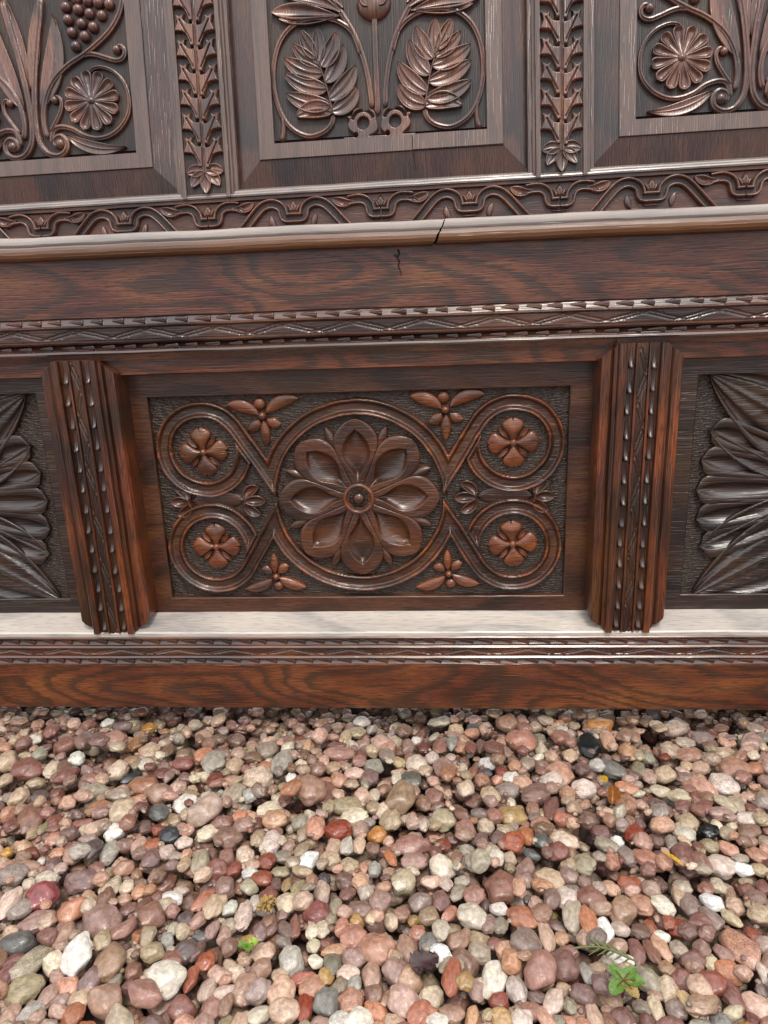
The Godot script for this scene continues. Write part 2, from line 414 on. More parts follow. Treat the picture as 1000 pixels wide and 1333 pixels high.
func torus(R: float, r: float) -> ArrayMesh:
	var v := PackedVector3Array()
	for i in 37:
		var a := TAU * i / 36
		for j in 13:
			var b := TAU * j / 12
			v.append(Vector3((R + r * cos(b)) * cos(a), (R + r * cos(b)) * sin(a), r * sin(b)))
	return grid(37, 13, v)
const BIG := """252 5 16.4 11.9 7.6 7 yo o|amber pebble tucked against the plinth
333 10 13.0 12.4 7.9 -0 pg k|speckled pink-grey oval pebble behind and right of the slate grey pear-shaped pebble
151 10 12.7 10.6 7.2 -0 b a|small brown angular stone behind and left of the largest smooth salmon-brown pebble
356 27 11.2 11.5 7.4 -0 mg o|small mauve-grey rounded pebble behind the black white-veined stone
277 33 12.3 10.2 6.5 -0 b o|small brown oval pebble behind and right of the slate grey pear-shaped pebble
402 35 12.5 12.3 8.4 -28 pm a|pink-mauve angular stone behind and right of the black white-veined stone
254 38 16.5 7.6 5.2 -87 st a|small salmon-tan long stone front right of the amber pebble
14 40 13.6 9.8 6.2 -46 p v|small veined pink oval pebble behind the round dark mauve ball
164 41 16.4 16.3 10.4 -28 sr o|largest smooth salmon-brown pebble lying in the gravel
-319 42 15.3 11.4 7.8 -69 mb a|mauve-brown angular stone behind and right of the smooth oval dusty red pebble
233 48 18.8 11.2 7.6 -83 D a|glossy black angular stone lying in the gravel
-280 49 13.8 13.1 8.4 -15 pr o|pink-red rounded pebble behind the large cream-tan faceted pebble
-337 50 12.0 11.7 7.9 28 rb a|small red-brown angular stone behind and right of the smooth oval dusty red pebble
369 53 13.8 9.9 6.3 -0 t v|veined tan long pebble behind the black white-veined stone
270 54 15.5 10.6 7.2 -83 to a|tan-orange angular stone behind and right of the slate grey pear-shaped pebble
-108 56 11.9 14.8 9.5 -0 gb o|grey-brown round pebble behind and left of the tall smooth grey pebble with a pale spot
334 56 14.3 9.2 5.9 -7 bs o|brown-salmon long pebble behind the black white-veined stone
-235 63 12.4 11.6 7.5 -0 t k|speckled tan oval pebble behind and right of the large cream-tan faceted pebble
-28 63 16.9 8.8 6.0 15 rp a|red-pink long stone behind and left of the round dark mauve ball
-174 67 13.4 9.8 6.7 69 so a|small salmon-orange angular stone behind and left of the pale peach speckled lump
53 76 10.9 11.2 7.1 -0 tw o|small tan-white rounded pebble behind and right of the large glossy brown block
-387 79 11.3 12.9 8.8 -0 t a|tan angular stone just left of the smooth oval dusty red pebble
250 81 16.4 10.9 7.0 -56 gd o|slate grey pear-shaped pebble lying in the gravel
-160 81 16.3 12.2 7.8 -83 g o|grey round pebble left of the pale peach speckled lump
-87 81 20.0 11.5 7.3 -89 g o|tall smooth grey pebble with a pale spot
368 82 15.7 14.0 9.0 -28 bs o|large brown-salmon oval pebble behind and right of the black white-veined stone
-137 84 10.0 11.9 7.6 -0 t v|small veined tan round pebble behind and left of the pale peach speckled lump
81 85 10.7 12.2 7.8 -0 mp o|mauve-pink round pebble behind and left of the square cream-pink block
197 88 17.7 11.9 7.6 -76 sp o|large salmon-pink rounded pebble front left of the glossy black angular stone
300 91 10.9 9.5 6.4 7 t a|small tan angular stone right of the slate grey pear-shaped pebble
-358 92 15.5 15.0 9.6 22 r o|smooth oval dusty red pebble lying in the gravel
-259 92 10.5 11.9 7.6 -0 cp o|small cream-pink round pebble behind the large cream-tan faceted pebble
6 101 9.7 11.5 7.3 -0 m o|round dark mauve ball lying in the gravel
86 101 13.7 8.2 5.6 69 bo a|small brown-orange angular stone behind and left of the square cream-pink block
48 103 11.7 10.5 6.7 -51 de o|small dark-grey-olive rounded pebble behind and right of the large glossy brown block
351 104 14.4 12.8 8.2 -51 wp k|large speckled white-pink rounded pebble behind the black white-veined stone
187 105 11.7 13.3 8.5 -28 wp o|white-pink round pebble front right of the largest smooth salmon-brown pebble
-107 106 16.0 14.8 9.5 -28 cp k|pale peach speckled lump lying in the gravel
331 108 14.7 9.4 6.0 -56 sp o|salmon-pink oval pebble behind the black white-veined stone
-306 109 14.1 9.5 6.4 69 r a|red angular stone right of the smooth oval dusty red pebble
-132 109 11.2 10.3 6.6 7 ps v|small veined pink-salmon oval pebble just left of the pale peach speckled lump
-220 117 16.1 13.2 9.0 15 bo a|large brown-orange angular stone behind and right of the large cream-tan faceted pebble
216 118 11.6 11.0 7.0 7 wp v|veined white-pink oval pebble front left of the slate grey pear-shaped pebble
-186 118 9.6 10.8 6.9 -0 p k|small speckled pink round pebble behind and left of the large pale mauve-grey stone
102 119 12.2 8.0 5.4 -87 cp a|square cream-pink block lying in the gravel
143 119 12.2 9.8 6.3 -15 gm o|grey-mauve oval pebble just behind the olive and amber oval pebble
304 123 10.5 9.6 6.1 -15 ce o|small cream-olive oval pebble behind and right of the orange and white pebble
-36 126 17.0 10.8 7.4 -72 rb a|red-brown angular stone behind and left of the khaki oblong block
-270 126 13.9 8.8 6.0 28 ge a|grey-olive long stone behind and left of the large cream-tan faceted pebble
168 127 15.4 12.2 7.8 34 mb v|large veined mauve-brown oval pebble behind and right of the olive and amber oval pebble
71 128 10.3 9.6 6.5 -51 rb a|small red-brown angular stone just behind the pale green oval pebble
125 128 9.2 10.9 7.0 -0 t o|small tan round pebble right of the square cream-pink block
-242 131 12.4 8.9 5.7 -0 gb o|small grey-brown long pebble just behind the large cream-tan faceted pebble
37 133 15.4 17.2 11.7 -15 be a|large glossy brown block lying in the gravel
-47 135 13.9 16.3 10.4 -0 bp v|large veined brown-pink round pebble behind the salmon upright pebble
-201 135 13.6 15.0 10.2 28 bp a|large brown-pink angular stone behind and right of the large cream-tan faceted pebble
353 135 10.9 9.8 6.2 51 tg o|small tan-grey rounded pebble behind and right of the black white-veined stone
-343 136 9.6 11.4 7.3 -0 t o|small tan round pebble behind and left of the brown-red pear-shaped pebble
-125 136 17.2 10.6 6.8 76 gt o|grey-tan oval pebble front left of the pale peach speckled lump
252 137 10.3 11.8 7.5 -0 bs o|brown-salmon round pebble behind the bright red angular stone
342 138 13.8 7.6 5.2 -69 ce a|small cream-olive angular stone behind and right of the black white-veined stone
181 143 15.5 6.9 4.4 80 rm o|red-mauve long pebble right of the olive and amber oval pebble
-64 144 12.5 8.3 5.7 56 ob a|small orange-brown angular stone behind and left of the salmon upright pebble
-220 144 11.6 10.6 7.2 -56 sp a|salmon-pink angular stone behind and right of the large cream-tan faceted pebble
-170 144 11.9 10.5 6.7 40 w o|white rounded pebble behind and left of the large pale mauve-grey stone
-12 145 16.5 9.7 6.6 -7 e a|khaki oblong block lying in the gravel
-86 151 12.1 9.0 5.8 22 c o|small cream oval pebble just in front of the pale peach speckled lump
-251 152 13.6 8.4 5.7 34 bo a|brown-orange long stone just left of the large cream-tan faceted pebble
332 153 11.3 8.7 5.6 -0 rw v|small veined red and white oval pebble behind and right of the black white-veined stone
143 153 14.2 11.7 7.5 -0 ey o|olive and amber oval pebble lying in the gravel
355 154 10.2 9.1 5.8 22 wp k|small speckled white-pink oval pebble right of the black white-veined stone
212 157 9.7 9.9 6.3 -0 mb o|small mauve-brown rounded pebble left of the bright red angular stone
-4 159 13.1 8.4 5.3 15 c o|cream long pebble front right of the khaki oblong block
-191 160 11.3 8.9 6.1 -28 dg a|small dark-grey-grey angular stone right of the large cream-tan faceted pebble
-225 161 15.1 13.7 9.3 -0 tc a|large cream-tan faceted pebble lying in the gravel
79 161 13.2 10.6 6.8 -40 ec o|pale green oval pebble lying in the gravel
-146 162 15.9 16.6 11.3 -28 pg a|large pale mauve-grey stone lying in the gravel
31 162 9.8 11.1 7.1 -0 te o|tan-olive round pebble front left of the large glossy brown block
299 163 10.2 11.6 7.4 -28 te o|tan-olive round pebble just left of the black white-veined stone
189 164 10.2 9.4 6.4 40 sR a|small salmon-rust angular stone right of the olive and amber oval pebble
-314 167 20.5 12.9 8.3 -83 br o|brown-red pear-shaped pebble lying in the gravel
-77 169 11.6 9.5 6.1 -0 to o|tan-orange oval pebble left of the salmon upright pebble
315 170 9.4 8.0 5.1 -0 D v|black white-veined stone lying in the gravel
275 171 10.7 9.6 6.2 -0 ow v|orange and white pebble lying in the gravel
349 171 11.1 8.4 5.7 15 bm a|small brown-mauve angular stone right of the black white-veined stone
99 175 9.5 10.8 6.9 -0 rp k|speckled red-pink round pebble front right of the pale green oval pebble
249 178 8.9 10.6 7.2 -0 R a|bright red angular stone lying in the gravel
-243 178 12.2 9.1 6.2 56 pt a|pink-tan angular stone front left of the large cream-tan faceted pebble
-36 179 14.2 8.7 5.6 -90 s o|salmon upright pebble lying in the gravel
-15 180 12.3 11.8 7.5 -46 R o|wet terracotta red pebble lying in the gravel
20 182 8.7 9.7 6.2 -0 yo o|small amber-orange round pebble behind and right of the cream egg-shaped pebble
154 182 11.2 8.2 5.6 -69 o a|small orange angular stone front right of the olive and amber oval pebble
-136 183 10.6 8.5 5.4 34 c o|small cream oval pebble just in front of the large pale mauve-grey stone
186 185 12.7 9.5 6.1 -7 cp o|cream-pink oval pebble front right of the olive and amber oval pebble
-170 188 10.7 10.1 6.5 -51 d o|dark grey round pebble front left of the large pale mauve-grey stone
-222 189 9.2 9.9 6.3 -0 w o|small white rounded pebble front left of the large cream-tan faceted pebble
141 191 11.2 10.2 6.5 51 Ro o|rust-orange rounded pebble just in front of the olive and amber oval pebble
222 191 11.8 7.8 5.0 -46 ge o|small grey-olive oval pebble left of the bright red angular stone
-114 194 13.2 11.7 7.5 -22 bm o|brown-mauve oval pebble front right of the large pale mauve-grey stone
52 195 17.9 9.5 6.1 12 rp k|long dusty pink stone lying in the gravel
5 196 10.6 5.5 3.5 -89 cs o|cream egg-shaped pebble lying in the gravel
-75 196 14.2 10.6 6.8 -76 wp k|speckled white-pink round pebble behind and left of the bright white flake
-17 200 11.4 7.9 5.4 -76 tp a|small tan-pink angular stone just in front of the wet terracotta red pebble
347 200 10.6 7.6 4.9 -46 sb o|small salmon-brown oval pebble right of the white pink-veined oval pebble
237 204 11.2 7.4 4.8 -83 mg o|small mauve-grey rounded pebble just in front of the bright red angular stone
178 204 9.3 10.1 6.4 -28 r o|red round pebble front right of the olive and amber oval pebble
122 205 10.9 7.9 5.0 -90 ce o|small cream-olive round pebble just behind the large round red-brown pebble
282 206 15.1 8.6 5.5 83 rm v|veined red-mauve oval pebble behind the rust red angular stone
-218 210 12.8 8.6 5.8 -90 g a|grey angular stone in front of the large cream-tan faceted pebble
-94 211 8.0 10.0 6.4 -0 cp k|small speckled cream-pink round pebble front right of the large pale mauve-grey stone
252 211 14.1 9.5 6.1 -46 sr o|salmon-red oval pebble front right of the bright red angular stone
311 212 12.1 11.5 7.3 -15 wp v|white pink-veined oval pebble lying in the gravel
-231 213 12.5 7.9 5.4 -76 md a|mauve-dark-grey angular stone behind and right of the mauve-grey flat oval
198 213 11.6 9.5 6.1 -69 eg o|olive-grey round pebble front left of the bright red angular stone
-249 213 13.6 8.8 5.6 -76 pb o|pink-brown rounded pebble just behind the mauve-grey flat oval
105 213 10.2 9.0 5.8 -28 wp k|speckled white-pink oval pebble behind and left of the large round red-brown pebble
54 214 11.5 9.3 5.9 -0 pm o|pink-mauve oval pebble just in front of the long dusty pink stone
294 215 8.0 10.0 6.8 -0 br a|small brown-red angular stone just left of the white pink-veined oval pebble
-18 215 8.4 9.3 5.9 15 t o|small tan round pebble just right of the bright white flake
-38 216 13.6 7.2 4.9 65 W a|bright white flake lying in the gravel
-177 216 10.5 7.6 4.9 -90 m o|small mauve round pebble front right of the large cream-tan faceted pebble
328 216 8.5 8.5 5.8 40 W a|small bright white angular stone just right of the white pink-veined oval pebble
149 219 10.6 7.8 5.3 69 mp a|small mauve-pink angular stone behind and right of the large round red-brown pebble
-131 221 14.5 8.4 5.4 -83 eg o|olive-grey oval pebble in front of the large pale mauve-grey stone
79 221 10.6 12.2 7.8 -0 cw v|veined cream-white round pebble front right of the long dusty pink stone
106 222 10.0 7.9 5.4 -28 gt a|small grey-tan angular stone behind and left of the large round red-brown pebble
-0 223 8.2 9.2 5.9 -0 te o|small tan-olive round pebble front left of the cream egg-shaped pebble
-197 228 9.2 10.3 7.0 15 bs a|brown-salmon angular stone right of the mauve-grey flat oval
-260 229 8.4 9.4 6.4 -0 m a|small mauve angular stone behind and left of the mauve-grey flat oval
109 230 9.6 9.0 6.1 -0 ge a|grey-olive angular stone behind and left of the large round red-brown pebble
-116 230 10.7 9.2 6.3 -0 r a|red angular stone in front of the large pale mauve-grey stone
167 232 12.4 9.8 6.3 -15 t o|tan oval pebble right of the large round red-brown pebble
-285 235 14.4 7.2 4.6 22 bp o|brown-pink long pebble behind and left of the deep rose-red pebble
232 235 9.4 9.7 6.6 15 Ro a|rust-orange angular stone in front of the bright red angular stone
273 236 7.4 7.2 4.6 -15 gt o|rust red angular stone lying in the gravel
47 237 10.3 10.9 7.0 -0 ec o|cream-olive round pebble lying in the gravel
127 241 13.3 15.2 9.7 -0 rb o|large round red-brown pebble lying in the gravel
-258 245 11.4 7.1 4.6 -0 cg k|small speckled cream-grey long pebble just behind the deep rose-red pebble
-228 245 15.5 10.2 6.5 7 m o|mauve-grey flat oval lying in the gravel
-285 248 11.5 10.1 6.5 15 gm k|speckled grey-mauve oval pebble behind and left of the deep rose-red pebble
-102 248 8.8 11.0 7.5 -0 mp a|mauve-pink angular stone in front of the large pale mauve-grey stone
104 250 9.0 8.2 5.2 15 rp o|small red-pink oval pebble just behind the mottled cream-grey stone
197 250 11.1 11.5 7.3 -0 rb o|large red-brown rounded pebble just behind the orange dark-spotted oval
292 251 9.6 8.4 5.7 -22 W a|bright white chip lying in the gravel
177 251 11.4 9.0 5.8 69 wp o|white-pink round pebble behind and left of the orange dark-spotted oval
-199 252 12.4 7.7 4.9 69 ce k|speckled cream-olive oval pebble just right of the mauve-grey flat oval
-20 252 11.7 6.7 4.6 -83 pg a|small pink-grey angular stone just behind the rough deep rose stone
324 252 8.6 8.0 5.1 -0 mb o|small mauve-brown oval pebble right of the bright white chip
272 255 11.2 6.8 4.4 69 mg v|veined mauve-grey oval pebble just in front of the rust red angular stone
77 256 10.5 7.0 4.8 -83 mr a|small mauve-red angular stone behind and left of the mottled cream-grey stone
-64 257 10.8 7.4 4.8 -90 r k|small speckled red rounded pebble left of the rough deep rose stone
61 257 9.2 10.1 6.9 -0 mg a|mauve-grey angular stone front right of the cream-olive round pebble
236 258 10.8 8.3 5.3 -83 sb o|salmon-brown round pebble behind and right of the bright white ragged stone
-143 260 10.3 7.8 5.3 -15 w a|small white angular stone behind and left of the glossy orange-red pebble
29 260 10.3 8.9 6.0 51 mp a|mauve-pink angular stone front left of the cream-olive round pebble
250 261 10.7 7.6 4.9 -69 cw k|speckled cream-white rounded pebble front left of the rust red angular stone
-116 261 13.1 5.9 4.0 69 sR a|small salmon-rust long stone behind the glossy orange-red pebble
-47 263 9.1 9.7 6.2 -40 ct o|cream-tan round pebble left of the rough deep rose stone
219 263 10.4 11.9 7.6 -28 bt v|large veined brown-tan round pebble behind and right of the bright white ragged stone
-252 264 13.1 13.9 8.9 -0 q o|deep rose-red pebble lying in the gravel
12 268 10.3 7.6 4.9 -0 mb o|mauve-brown oval pebble right of the rough deep rose stone
285 268 11.0 7.6 4.9 -51 mg v|veined mauve-grey oval pebble just in front of the bright white chip
320 269 8.8 8.7 5.6 -0 te o|tan-olive rounded pebble behind and right of the largest slanted salmon-brown stone
-147 270 9.6 8.5 5.8 -28 tg a|tan-grey angular stone right of the largest mauve-pink faceted stone
102 271 12.0 11.7 7.5 -0 we v|mottled cream-grey stone lying in the gravel
141 272 12.9 9.9 6.3 -34 or o|large orange-red oval pebble just behind the largest purple-grey stone
-21 272 10.7 11.4 7.3 -0 rq k|rough deep rose stone lying in the gravel
179 272 14.5 7.6 4.9 76 gt o|grey-tan oval pebble just left of the orange dark-spotted oval
-104 272 11.9 8.2 5.3 69 t o|tan rounded pebble behind the glossy orange-red pebble
274 273 10.1 8.3 5.6 -40 rm a|red-mauve angular stone front left of the bright white chip
-274 274 15.6 7.8 5.0 -87 ws v|veined white-salmon oval pebble just left of the deep rose-red pebble
68 274 8.2 8.4 5.7 -0 eb a|small olive-brown angular stone behind the dark grey pitted round stone
-222 275 13.3 12.0 8.2 40 so a|terracotta wedge lying in the gravel
-79 276 16.2 7.3 4.6 -87 pw k|speckled pink-white long pebble behind and right of the glossy orange-red pebble
190 277 15.6 6.6 4.2 -87 os v|orange dark-spotted oval lying in the gravel
258 278 8.1 8.1 5.2 15 R o|small rust rounded pebble in front of the rust red angular stone
202 280 12.6 6.3 4.3 -80 W a|bright white ragged stone lying in the gravel
-261 281 10.7 6.9 4.7 60 gm a|small grey-mauve angular stone front left of the deep rose-red pebble
-124 282 9.0 7.3 4.7 -69 md o|small mauve-dark-grey round pebble behind and left of the glossy orange-red pebble
-151 283 9.9 10.9 7.4 -0 br a|brown-red angular stone right of the largest mauve-pink faceted stone
157 288 13.0 5.9 3.8 -80 pt o|pink-tan long pebble behind and right of the largest purple-grey stone
-243 288 15.0 9.8 6.3 28 mp v|large veined mauve-pink long pebble just in front of the deep rose-red pebble
-193 290 16.6 17.0 11.6 -0 mp a|largest mauve-pink faceted stone lying in the gravel
-63 290 10.2 7.5 5.1 -83 m a|mauve angular stone behind the purple and white stone
297 293 18.3 11.7 7.5 -60 sb k|largest slanted salmon-brown stone lying in the gravel
10 294 10.6 9.6 6.1 7 sr o|salmon-red oval pebble behind and left of the broad pinkish brown pebble
90 295 12.4 8.9 6.1 76 bp a|large brown-pink angular stone right of the dark grey pitted round stone
-170 295 11.8 7.6 5.2 56 rp a|red-pink angular stone just right of the largest mauve-pink faceted stone
208 295 7.5 8.0 5.4 -0 pb a|small pink-brown angular stone just behind the white pebble
240 296 11.8 6.0 3.9 -69 st o|salmon-tan long pebble behind and right of the pale grey wedge
141 298 14.9 12.2 8.3 -69 mg a|largest purple-grey stone lying in the gravel
232 299 12.7 4.6 3.0 -83 rb o|small red-brown long pebble just behind the pale grey wedge
-216 300 13.0 9.8 6.3 -83 bp o|large brown-pink round pebble just in front of the terracotta wedge
221 300 10.5 5.6 3.6 -87 rm o|small red-mauve oval pebble behind and right of the white pebble
125 302 9.3 6.8 4.6 69 st a|small salmon-tan angular stone just left of the largest purple-grey stone
69 304 7.9 9.8 6.3 -0 gd k|dark grey pitted round stone lying in the gravel
29 304 13.8 12.8 8.2 -40 sb o|broad pinkish brown pebble lying in the gravel
38 305 14.0 5.9 3.8 -76 ps o|pink-salmon long pebble just right of the broad pinkish brown pebble
106 305 10.4 8.6 5.5 -34 gt v|veined grey-tan oval pebble behind and left of the pointed white faceted stone
52 306 13.1 7.7 5.3 -76 bp a|brown-pink angular stone just left of the dark grey pitted round stone
259 306 8.2 7.6 5.2 -28 rm a|small red-mauve angular stone behind and right of the pale grey wedge
-84 307 7.2 8.6 5.8 -0 bm a|small brown-mauve angular stone behind and right of the glossy orange-red pebble
208 307 9.7 6.5 4.2 -0 w o|white pebble under the conifer frond
-249 308 14.3 11.0 7.0 22 dg k|dark slate speckled pebble lying in the gravel
-56 310 9.0 8.1 5.2 -0 pt o|pink-tan oval pebble behind the purple and white stone
-115 311 10.4 8.3 5.3 51 md v|veined mauve-dark-grey rounded pebble behind and left of the glossy orange-red pebble
12 313 9.6 7.5 4.8 -7 mp o|mauve-pink oval pebble just left of the broad pinkish brown pebble
94 314 10.5 10.8 7.4 40 bm a|large brown-mauve angular stone just right of the bright white pebble
165 314 10.4 12.5 8.0 -0 mr o|broad flat mauve-red pebble lying in the gravel
281 315 9.6 7.6 5.1 -46 os a|orange-salmon angular stone just behind the maroon teardrop pebble
-139 316 10.4 8.1 5.5 -0 et a|olive-tan angular stone behind and left of the large white oval pebble
76 316 9.4 8.5 5.5 -28 W o|bright white pebble under a dark leaf scrap
128 317 7.9 8.0 5.5 -28 ot a|small orange-tan angular stone behind and right of the pointed white faceted stone
305 317 10.8 4.8 3.3 80 wp a|small white-pink long stone front right of the largest slanted salmon-brown stone
-33 317 9.9 11.9 8.1 -0 gw a|large grey-white angular stone just behind the pale pink boulder-shaped pebble
-2 318 9.7 7.0 4.5 -90 ed o|olive-dark-grey round pebble behind the blue-grey slab
-97 320 8.0 6.8 4.4 69 Ro o|glossy orange-red pebble lying in the gravel
-195 320 17.6 11.1 7.1 -76 w v|white stone crossed by purple veins
-169 322 17.8 11.8 8.0 -87 bt a|large tan-brown block lying in the gravel
-123 322 8.5 8.9 5.7 -0 rb o|red-brown rounded pebble just behind the large white oval pebble
-54 323 8.1 9.2 6.3 -0 bp a|brown-pink angular stone just behind the purple and white stone
248 323 8.3 9.0 5.8 28 r o|red round pebble right of the pale grey wedge
147 324 11.2 13.2 9.0 -0 rp a|rough pink-red block lying in the gravel
222 324 12.1 9.1 6.2 -46 ge a|pale grey wedge beside the green weed
-229 325 19.4 8.6 5.5 65 eg k|long grey-green speckled stone lying in the gravel
-212 325 8.1 8.7 5.6 28 c o|cream round pebble just right of the long grey-green speckled stone
26 327 12.7 7.8 5.3 -76 pb a|pink-brown angular stone just in front of the broad pinkish brown pebble
85 327 9.0 7.7 4.9 15 eg o|olive-grey oval pebble just behind the upright brick-red oval
10 327 8.3 7.3 4.7 -0 ws v|small veined white-salmon oval pebble behind and right of the blue-grey slab
115 327 16.0 9.0 6.1 80 wc a|pointed white faceted stone lying in the gravel
264 327 10.0 8.9 6.0 -60 Rr a|rust-red angular stone behind and left of the maroon teardrop pebble
44 328 9.9 8.7 5.9 51 mp a|mauve-pink angular stone just behind the white and maroon patched pebble
191 329 10.4 6.8 4.4 -69 pm v|veined pink-mauve oval pebble front left of the white pebble
-148 330 7.0 7.9 5.4 -0 br a|small brown-red angular stone front right of the large tan-brown block
-84 331 8.6 8.5 5.8 28 p a|pink angular stone front right of the glossy orange-red pebble
234 332 7.6 9.1 5.8 -0 tc k|speckled tan-cream round pebble front right of the pale grey wedge
-104 333 11.3 4.9 3.3 -87 Rs a|small rust-salmon long stone front left of the glossy orange-red pebble
56 333 8.1 9.3 6.3 -0 ts a|tan-salmon angular stone just behind the white and maroon patched pebble
277 334 13.2 6.8 4.3 -76 rm o|maroon teardrop pebble lying in the gravel
254 335 8.0 9.0 5.8 -15 pt o|pink-tan round pebble left of the maroon teardrop pebble
130 335 10.6 7.3 4.6 -76 wm v|veined white-mauve rounded pebble front right of the pointed white faceted stone
187 336 8.4 7.2 4.9 -34 m a|mauve angular stone front left of the white pebble
102 336 8.8 6.5 4.4 -69 rw a|small red and white angular stone front left of the pointed white faceted stone
-241 339 12.3 5.6 3.6 -87 mq o|mauve-rose long pebble front left of the long grey-green speckled stone
175 339 8.8 8.0 5.4 -51 m a|mauve angular stone front right of the broad flat mauve-red pebble
-15 339 9.1 8.3 5.3 28 sb o|salmon-brown rounded pebble just behind the brick-red finger-shaped stone
85 340 15.0 7.0 4.5 87 Rs o|upright brick-red oval lying in the gravel
-177 340 8.3 10.4 7.1 -0 m a|mauve angular stone front right of the white stone crossed by purple veins
290 341 10.5 7.9 5.1 -60 sw v|veined salmon-white rounded pebble just right of the maroon teardrop pebble
30 341 9.2 6.4 4.4 -83 bm a|small brown-mauve angular stone behind and left of the white and maroon patched pebble
-121 341 15.1 14.2 9.1 -0 wc o|large white oval pebble lying in the gravel
-89 342 9.0 6.6 4.5 69 pg a|small pink-grey angular stone in front of the glossy orange-red pebble
155 342 12.7 6.6 4.5 72 pw a|pink-white angular stone front right of the rough pink-red block
-52 342 9.1 10.0 6.4 -28 mw v|purple and white stone lying in the gravel
-62 342 12.2 8.7 5.6 69 bp o|large brown-pink rounded pebble just left of the purple and white stone
70 343 10.0 8.8 5.7 51 ct o|cream-tan rounded pebble just left of the upright brick-red oval
245 343 9.9 4.9 3.2 -65 cy o|small cream-amber long pebble left of the maroon teardrop pebble
-35 344 12.1 10.1 6.5 -69 sc o|pale pink boulder-shaped pebble lying in the gravel
-192 344 9.9 7.7 5.3 -69 s a|salmon angular stone just in front of the white stone crossed by purple veins
-75 346 7.7 7.4 4.8 28 pw k|small speckled pink-white rounded pebble left of the purple and white stone
223 346 10.5 4.9 3.1 -89 tc o|small tan-cream long pebble just in front of the pale grey wedge
236 346 7.2 7.2 4.6 15 mg o|small mauve-grey rounded pebble front right of the pale grey wedge
15 348 9.0 9.6 6.1 -0 sb k|speckled salmon-brown rounded pebble just behind the big cream-white oval pebble
-223 348 13.7 10.8 6.9 34 e o|large olive oval pebble just in front of the long grey-green speckled stone
252 348 11.6 7.2 4.6 15 bt v|veined brown-tan long pebble front left of the maroon teardrop pebble
-17 349 15.8 5.4 3.4 -85 R o|brick-red finger-shaped stone lying in the gravel
52 350 13.4 10.4 6.7 -56 wR v|white and maroon patched pebble lying in the gravel
137 351 8.2 6.5 4.1 15 rp o|small red-pink oval pebble just in front of the rough pink-red block
-2 351 11.9 8.5 5.8 69 gd a|blue-grey slab lying in the gravel
-202 352 10.2 6.5 4.1 -90 pm o|pink-mauve rounded pebble front right of the long grey-green speckled stone
-159 353 11.9 12.4 8.4 28 bp a|large brown-pink angular stone just in front of the large tan-brown block
200 354 7.7 8.0 5.4 15 mr a|mauve-red angular stone front left of the pale grey wedge
-178 354 7.4 8.5 5.4 -0 t o|tan round pebble in front of the white stone crossed by purple veins
33 355 9.6 6.7 4.3 -34 os o|orange-salmon oval pebble behind and right of the big cream-white oval pebble
180 355 11.1 5.5 3.5 -83 pt o|pink-tan oval pebble front right of the broad flat mauve-red pebble
262 356 6.8 6.9 4.4 -28 gd o|small grey-dark-grey rounded pebble in front of the maroon teardrop pebble
-82 357 9.5 7.1 4.8 -69 rp a|red-pink angular stone in front of the glossy orange-red pebble
148 357 10.7 5.5 3.5 -69 sp o|salmon-pink long pebble in front of the rough pink-red block
-127 358 13.6 10.7 7.3 -22 rp a|large red-pink angular stone front left of the large white oval pebble
-30 358 10.6 9.4 6.0 15 tp o|large tan-pink oval pebble just in front of the pale pink boulder-shaped pebble
-102 359 9.4 8.7 5.9 15 r a|red angular stone front right of the large white oval pebble
228 359 10.2 7.1 4.5 15 rm o|red-mauve long pebble front right of the pale grey wedge
119 359 9.1 8.3 5.3 -22 ty o|tan-amber oval pebble in front of the pointed white faceted stone
249 360 10.7 6.3 4.0 -0 g o|grey long pebble front left of the maroon teardrop pebble
84 360 8.7 7.2 4.6 -7 bp o|brown-pink oval pebble just in front of the upright brick-red oval
-48 360 8.8 7.2 4.9 28 cg a|cream-grey angular stone just in front of the purple and white stone
171 361 8.3 6.1 3.9 -69 sb o|small salmon-brown rounded pebble in front of the broad flat mauve-red pebble
131 361 8.4 7.1 4.6 69 wp o|white-pink round pebble in front of the rough pink-red block
64 362 10.5 8.9 5.7 34 sR o|large salmon-rust oval pebble front right of the white and maroon patched pebble
9 364 9.7 6.8 4.4 60 wg o|white-grey oval pebble just left of the big cream-white oval pebble
22 365 11.3 10.0 6.4 40 wc o|big cream-white oval pebble lying in the gravel
46 366 8.3 7.6 4.9 -0 tp o|tan-pink oval pebble front left of the white and maroon patched pebble
-177 366 9.9 7.3 4.7 -90 or o|orange-red round pebble in front of the white stone crossed by purple veins
-207 367 10.5 7.5 4.8 56 g k|speckled grey oval pebble in front of the long grey-green speckled stone
-59 368 9.7 5.8 3.7 87 pt o|pink-tan oval pebble front left of the purple and white stone
-4 368 7.8 7.2 4.6 15 pm o|pink-mauve oval pebble just in front of the blue-grey slab
-221 368 9.5 6.6 4.2 -90 pb o|pink-brown rounded pebble in front of the long grey-green speckled stone
-142 369 13.3 9.4 6.4 -40 tg a|large tan-grey angular stone front left of the large white oval pebble
-84 370 10.5 7.2 4.6 -83 pm o|pink-mauve rounded pebble front right of the large white oval pebble
-96 370 8.6 7.2 4.9 22 sp a|salmon-pink angular stone front right of the large white oval pebble"""
